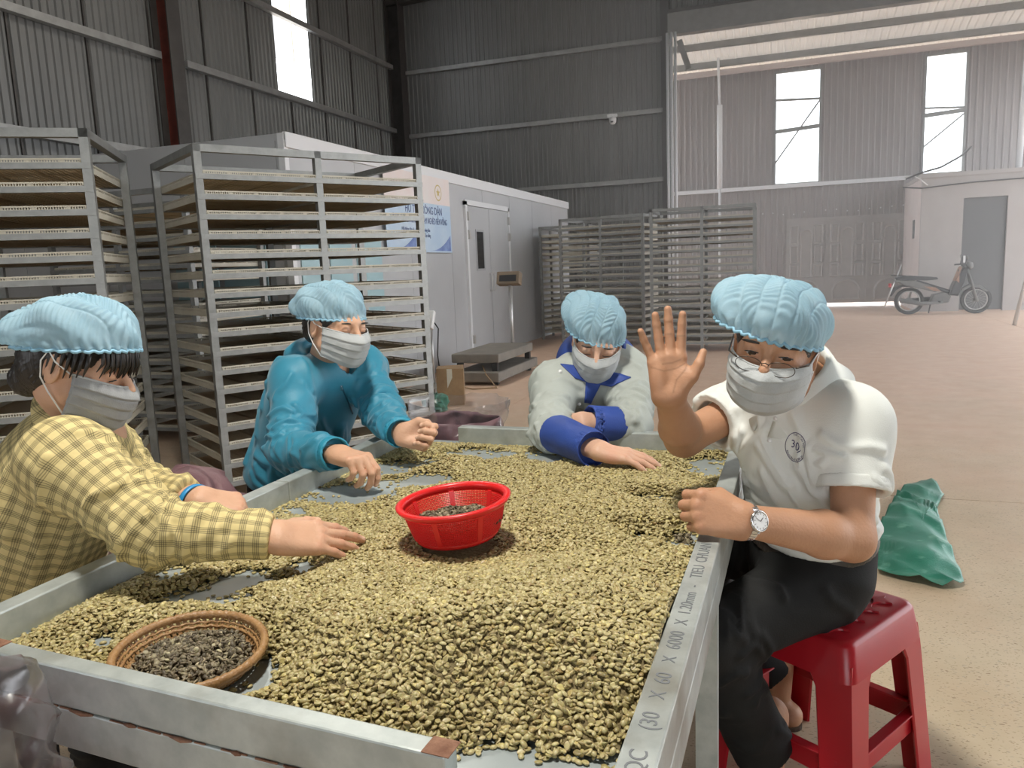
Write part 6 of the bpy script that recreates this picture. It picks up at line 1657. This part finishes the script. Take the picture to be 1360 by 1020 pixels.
# its stitched rim
mb = MB(); mb.tube([(.03*cos(t)+.028, .09*sin(t), .30+.46-.10*cos(t)**2) for t in np.linspace(0, 2*pi, 24, endpoint=False)], .004, 6, True); r_ = mb.build('stitched_edge', M['loop'], sk3, True)
mb = MB(); mb.tube([(-.02, .06, .70), (-.055, .05, .766), (-.105, .05, .768), (-.125, .05, .735)], .005, 6); mb.tube([(-.02, -.06, .70), (-.055, -.05, .766), (-.105, -.05, .768), (-.125, -.05, .735)], .005, 6); mb.build('hanging_strap', M['sack_purple'], sk3, True)
sk4 = sack('woven_sack', (-1.12, .615), .145, .105, .70, 7.0, 'sack_pink', 'dull pink woven sack at the near table corner under clear film', top=.7, A=.010)
P = sack_grid((-1.10, .625), .20, .095, .405, 9.0, top=.86, A=.014, bottom=1.05, z0=.385)[:, 4:]
fl = grid_mesh('plastic_bag', P, M['clear'], None, True, True); fl.location = (-1.055, .630, 0); tag(fl, 'crumpled clear plastic bag over the pink sack at the table corner', 'bag')
# empty green sack lying on the floor
poly = [(1166, 758), (1160, 715), (1190, 660), (1205, 641), (1238, 634), (1254, 655), (1243, 672), (1258, 715), (1281, 774), (1262, 779), (1225, 773)]
G = np.array([at_z(x, y, .02)[:2] for x, y in poly]); gc = G.mean(0)
nr, na = 16, 88
per = np.vstack([G, G[:1]]); L_ = np.r_[0, np.cumsum(np.linalg.norm(np.diff(per, axis=0), axis=1))]
sx_ = np.linspace(0, L_[-1], na, endpoint=False); rim_ = np.stack([np.interp(sx_, L_, per[:, k]) for k in (0, 1)], -1)
S_ = np.linspace(0, 1, nr)[None, :, None]; P = np.zeros((na, nr, 3)); P[..., :2] = gc*(S_[..., 0:1]*0+1)*(S_)+rim_[:, None, :]*(1-S_)
P[..., 2] = .022+np.clip(.030*np.sin(S_[..., 0]*pi*.5), 0, 1)+crumple(P*np.array([1, 1, 0]), .0095, 1.0, 2.0)+.02*np.exp(-((P[..., 0]-gc[0]+.1)/.12)**2)
P[..., 2] = np.maximum(P[..., 2], .004)
gs = grid_mesh('green_sack', P-np.array([gc[0], gc[1], 0]), M['sack_green'], None, True, True, .003); gs.location = (gc[0], gc[1], 0)
tag(gs, 'empty crumpled green woven sack lying on the terrazzo floor', 'sack')
# ================================================================== weighing scales, box, small green bag by the white room
ps = thing('platform_scale', 'low dusty platform scale with a slim display pole by the white room', 'scale', (-3.22, 8.5, 0))
MB().box2((-.26, -.72, .04), (.30, .70, .15)).build('lower_platform', M['steel_dusty'], ps, bevel=.012)
for x in (-.2, .22):
    for y in (-.6, .55): MB().box2((x-.03, y-.03, 0), (x+.03, y+.03, .24)).build('foot', M['black'], ps)
MB().box2((-.30, -.62, .24), (.27, .62, .34)).build('upper_platform', M['steel_dusty'], ps, bevel=.012)
MB().tube([(-.02, .68, .1), (-.02, .68, 1.08)], .022, 10).build('display_pole', M['pole_light'], ps, True)
mb = MB(); mb.box((-.02, .66, 1.14), (.30, .12, .16), Matrix.Rotation(radians(-18), 3, 'X')); hd = mb.build('display_head', mat('brown_plastic', (.20, .15, .10), .6), ps, bevel=.01)
mb = MB(); mb.box((-.02, .595, 1.15), (.22, .006, .08), Matrix.Rotation(radians(-18), 3, 'X')); mb.build('display_screen', M['glass_dark'], ps)
mb = MB(); mb.tube([(.05, -.55, .2), (.16, -.74, .13), (.34, -.9, .012), (.1, -1.0, .012), (-.1, -.86, .012)], .008, 6); mb.build('cable', M['card'], ps, True)
s2 = thing('bench_scale', 'small white-headed scale on a thin stand behind the cardboard box', 'scale', (-3.46, 7.15, 0))
MB().box2((-.16, -.2, .03), (.16, .2, .10)).build('platform', M['steel_dusty'], s2, bevel=.008)
MB().tube([(-.02, .16, .08), (-.02, .16, .70)], .018, 8).build('stand', M['pole_light'], s2, True)
mb = MB(); mb.box((-.02, .13, .77), (.11, .06, .20), Matrix.Rotation(radians(-25), 3, 'X')); mb.build('display_head', M['white'], s2, bevel=.012)
mb = MB(); mb.lathe([(0, .0), (.018, .0)], 14); q = mb.build('dial_button', M['black'], s2); q.matrix_local = Matrix.Translation((-.02, .085, .78)) @ Matrix.Rotation(radians(65), 4, 'X')
MB().tube([(.03, .15, .74), (.08, .13, .68), (.05, .14, .4), (.07, .16, .1)], .007, 6).build('cable', M['black'], s2, True)
bx_ = thing('cardboard_box', 'tall dented brown cardboard box standing on the floor by the rack', 'box', (-3.02, 6.72, 0), .35)
mb = MB(); mb.add([(-.13, -.12, 0), (.13, -.12, 0), (.13, .12, 0), (-.13, .12, 0), (-.125, -.11, .36), (.135, -.125, .35), (.125, .12, .36), (-.13, .12, .355)], [(0, 3, 2, 1), (0, 1, 5, 4), (1, 2, 6, 5), (2, 3, 7, 6), (3, 0, 4, 7), (4, 5, 6, 7)]); mb.build('carton', M['card'], bx_, bevel=.004)
mb = MB(); mb.box((0, -.119, .22), (.05, .004, .26)); mb.build('packing_tape', M['tray'], bx_)
gb = sack('plastic_bag', (-3.00, 6.30), .13, .10, .17, 11.0, 'sack_green', 'small green plastic bag beside the cardboard box', 'bag', top=.3, A=.02)

# ================================================================== motorbike by the room door
M['bike'] = mat('black_bike_paint', (.022, .022, .024), .3, .1); M['bike_grey'] = mat('dusty_grey_plastic', (.13, .13, .125), .55, var=(.18, .175, .165), vscale=8); M['tyre'] = mat('dusty_rubber', (.03, .028, .026), .85); M['bike_orange'] = mat('faded_orange_panel', (.34, .16, .08), .5, var=(.42, .25, .16), vscale=9)
pr = at_Y(1207, 402, 17.55); pf = at_Y(1296, 400, 17.55)
mb_ = thing('motorbike', 'black and grey step-through motorbike parked by the room door', 'motorbike', (pr[0], 17.55, 0))
WB = pf[0]-pr[0]; WR = .275
for x in (0, WB):
    mb = MB(); mb.tube([(x+WR*.88*cos(t), 0, WR+WR*.88*sin(t)) for t in np.linspace(0, 2*pi, 36, endpoint=False)], .035, 10, True); w = mb.build('wheel', M['tyre'], mb_, True)
    mb = MB(); mb.tube([(x+WR*.72*cos(t), 0, WR+WR*.72*sin(t)) for t in np.linspace(0, 2*pi, 36, endpoint=False)], .014, 6, True); mb.build('wheel_rim', M['pole_light'], w, True)
    mb = MB()
    for k in range(18):
        t = 2*pi*k/18; mb.tube([(x+.03*cos(t+.6), .03*(-1)**k, WR+.03*sin(t+.6)), (x+WR*.72*cos(t), 0, WR+WR*.72*sin(t))], .0025, 4)
    mb.build('spokes', M['pole_light'], w); MB().tube([(x, -.07, WR), (x, .07, WR)], .065 if x == 0 else .045, 16).build('hub', M['bike_grey'], w, True)
def mtube(name, pts, r, m, n=10): return MB().tube(pts, r, n).build(name, M[m], mb_, True)
mtube('frame_tube', [(.12, 0, .66), (.50, 0, .52), (.78, 0, .42), (.92, 0, .62), (1.0*WB/1.25-.06, 0, .88)], .045, 'bike')
mtube('fork', [(WB, -.07, WR), (WB-.10, -.07, .62), (WB-.18, -.05, .88)], .024, 'bike_grey'); mtube('fork', [(WB, .07, WR), (WB-.10, .07, .62), (WB-.18, .05, .88)], .024, 'bike_grey')
mtube('handlebar', [(WB-.34, -.33, .97), (WB-.25, -.22, .98), (WB-.20, 0, .94), (WB-.25, .22, .98), (WB-.34, .33, .97)], .016, 'black')
for s in (-1, 1):
    mtube('mirror_stalk', [(WB-.26, s*.22, .98), (WB-.24, s*.26, 1.10)], .007, 'black'); q = MB().lathe([(0, .012), (.045, .008), (.05, 0), (.045, -.01), (0, -.012)], 16).build('mirror', M['bike_grey'], mb_, True); q.matrix_local = Matrix.Translation((WB-.24, s*.27, 1.12)) @ Matrix.Rotation(radians(80), 4, 'Y')
q = MB().lathe([(0, .07), (.05, .06), (.075, .02), (.08, -.01), (.06, -.05), (0, -.06)], 20).build('headlight', M['bike_grey'], mb_, True); q.matrix_local = Matrix.Translation((WB-.14, 0, .95)) @ Matrix.Rotation(radians(85), 4, 'Y')
def shell(name, prof, w, m):
    """side profile polygon with rounded width"""
    mb = MB(); n = len(prof); vs = []
    cx = sum(p[0] for p in prof)/n; cz = sum(p[1] for p in prof)/n
    for y, s in ((-w, .86), (-w*.8, 1), (w*.8, 1), (w, .86)):
        for p in prof: vs.append((cx+(p[0]-cx)*s, y, cz+(p[1]-cz)*s))
    fs = [tuple(range(n))[::-1], tuple(3*n+k for k in range(n))]
    for i in range(3):
        for k in range(n): fs.append((i*n+k, i*n+(k+1) % n, (i+1)*n+(k+1) % n, (i+1)*n+k))
    mb.add(vs, fs); return mb.build(name, M[m], mb_)
shell('seat', [(-.28, .76), (.0, .79), (.30, .76), (.48, .74), (.50, .70), (.30, .68), (-.05, .70), (-.26, .71)], .11, 'bike')
shell('side_fairing', [(-.30, .70), (.05, .70), (.32, .60), (.52, .50), (.46, .44), (.20, .52), (-.12, .60)], .12, 'bike_grey')
shell('side_trim', [(.22, .58), (.46, .54), (.56, .46), (.42, .47)], .125, 'bike_orange')
shell('rear_fender', [(-.38, .40), (-.30, .56), (-.12, .62), (.06, .62), (.02, .57), (-.14, .57), (-.26, .50), (-.34, .38)], .07, 'bike')
shell('leg_shield', [(.70, .38), (.78, .62), (WB-.26, .92), (WB-.18, .92), (WB-.24, .62), (WB-.34, .36)], .17, 'bike')
shell('shield_trim', [(.80, .66), (WB-.30, .94), (WB-.34, .80), (.86, .60)], .175, 'bike_orange')
shell('front_fender', [(WB-.28, .50), (WB-.14, .58), (WB+.06, .56), (WB+.20, .44), (WB+.17, .42), (WB+.04, .52), (WB-.12, .54), (WB-.25, .46)], .06, 'bike_grey')
shell('engine', [(.36, .24), (.42, .40), (.62, .44), (.74, .36), (.70, .24), (.5, .20)], .13, 'bike_grey')
mtube('exhaust', [(.60, -.13, .24), (.2, -.15, .22), (-.18, -.16, .30)], [.02, .04, .05], 'bike_grey'); mtube('chain_case', [(.0, .09, .275), (.42, .09, .30)], .05, 'bike')
mtube('kickstand', [(.42, .10, .24), (.40, .22, .01)], .014, 'black'); mtube('footrest', [(.52, -.28, .26), (.52, .28, .26)], .016, 'black'); mtube('tail_rack', [(-.06, .08, .78), (-.34, .06, .80), (-.34, -.06, .80), (-.06, -.08, .78)], .012, 'black'); mtube('shock_absorber', [(.0, .11, .30), (.08, .11, .60)], .03, 'pole_light')
MB().box((-.36, 0, .60), (.05, .12, .08)).build('tail_light', M['red'], mb_, bevel=.01)
tag(MB().tube([at_Y(1175, 407, 17.3), at_Y(1197, 352, 17.6)], .014, 8).build('steel_rod', M['pole_light'], None, True), 'thin pale rod leaning on the motorbike tail', 'rod')

# ================================================================== small fittings
cc = thing('security_camera', 'small white dome security camera fixed to the back wall girt', 'camera', (-3.49, YB-.14, 4.34))
MB().box((0, .02, .05), (.22, .06, .07)).build('mount', M['white'], cc, bevel=.01); MB().box((0, -.06, .02), (.10, .14, .10)).build('bracket', M['white'], cc, bevel=.015)
MB().lathe([(0, -.12), (.05, -.11), (.075, -.06), (.08, .0), (.06, .03), (0, .03)], 20, c=(.03, -.10, -.03)).build('dome', M['white'], cc, True); MB().lathe([(0, -.03), (.025, -.02), (.03, .0)], 14, c=(.03, -.17, -.09)).build('lens', M['black'], cc, True)
def cable(name, pts, r, m, label): return tag(MB().tube(pts, r, 6).build(name, M[m], None, True), label, 'cable')
cable('power_cable', [at_Y(1203, 238, 18.2), at_Y(1222, 230, 18.2), at_Y(1250, 222, 18.4), at_Y(1275, 208, 18.6), at_Y(1290, 195, 20.6)], .022, 'black', 'thick black cable sagging from the annex wall onto the room roof')
cable('power_cable', [at_Y(1200, 236, 18.25), at_Y(1212, 233, 18.25), at_Y(1222, 238, 18.25), at_Y(1232, 246, 18.27)], .012, 'white', 'white wire looping over the room roof edge')
cable('power_cable', [at_Y(1199, 249, 18.24), at_Y(1225, 250, 18.24), at_Y(1290, 242, 18.24), at_Y(1365, 236, 18.24)], .014, 'black', 'dark wire running along the top of the room front')
a_ = at_z(1347, 432, 0); tag(MB().tube([a_, V3((a_[0]+.55, a_[1]+.6, 2.3))], .03, 10).build('steel_pole', M['pole_light'], None, True), 'slim grey steel pole leaning beyond the room door', 'pole')
# a pinch of dark chaff by the man's fist
dc = at_z(908, 718, ZS); dark_beans('defect_bean_pile', dc, .022, ZS+.003, .004, 34, 'pinch of dark chaff beside the fist on the rail')
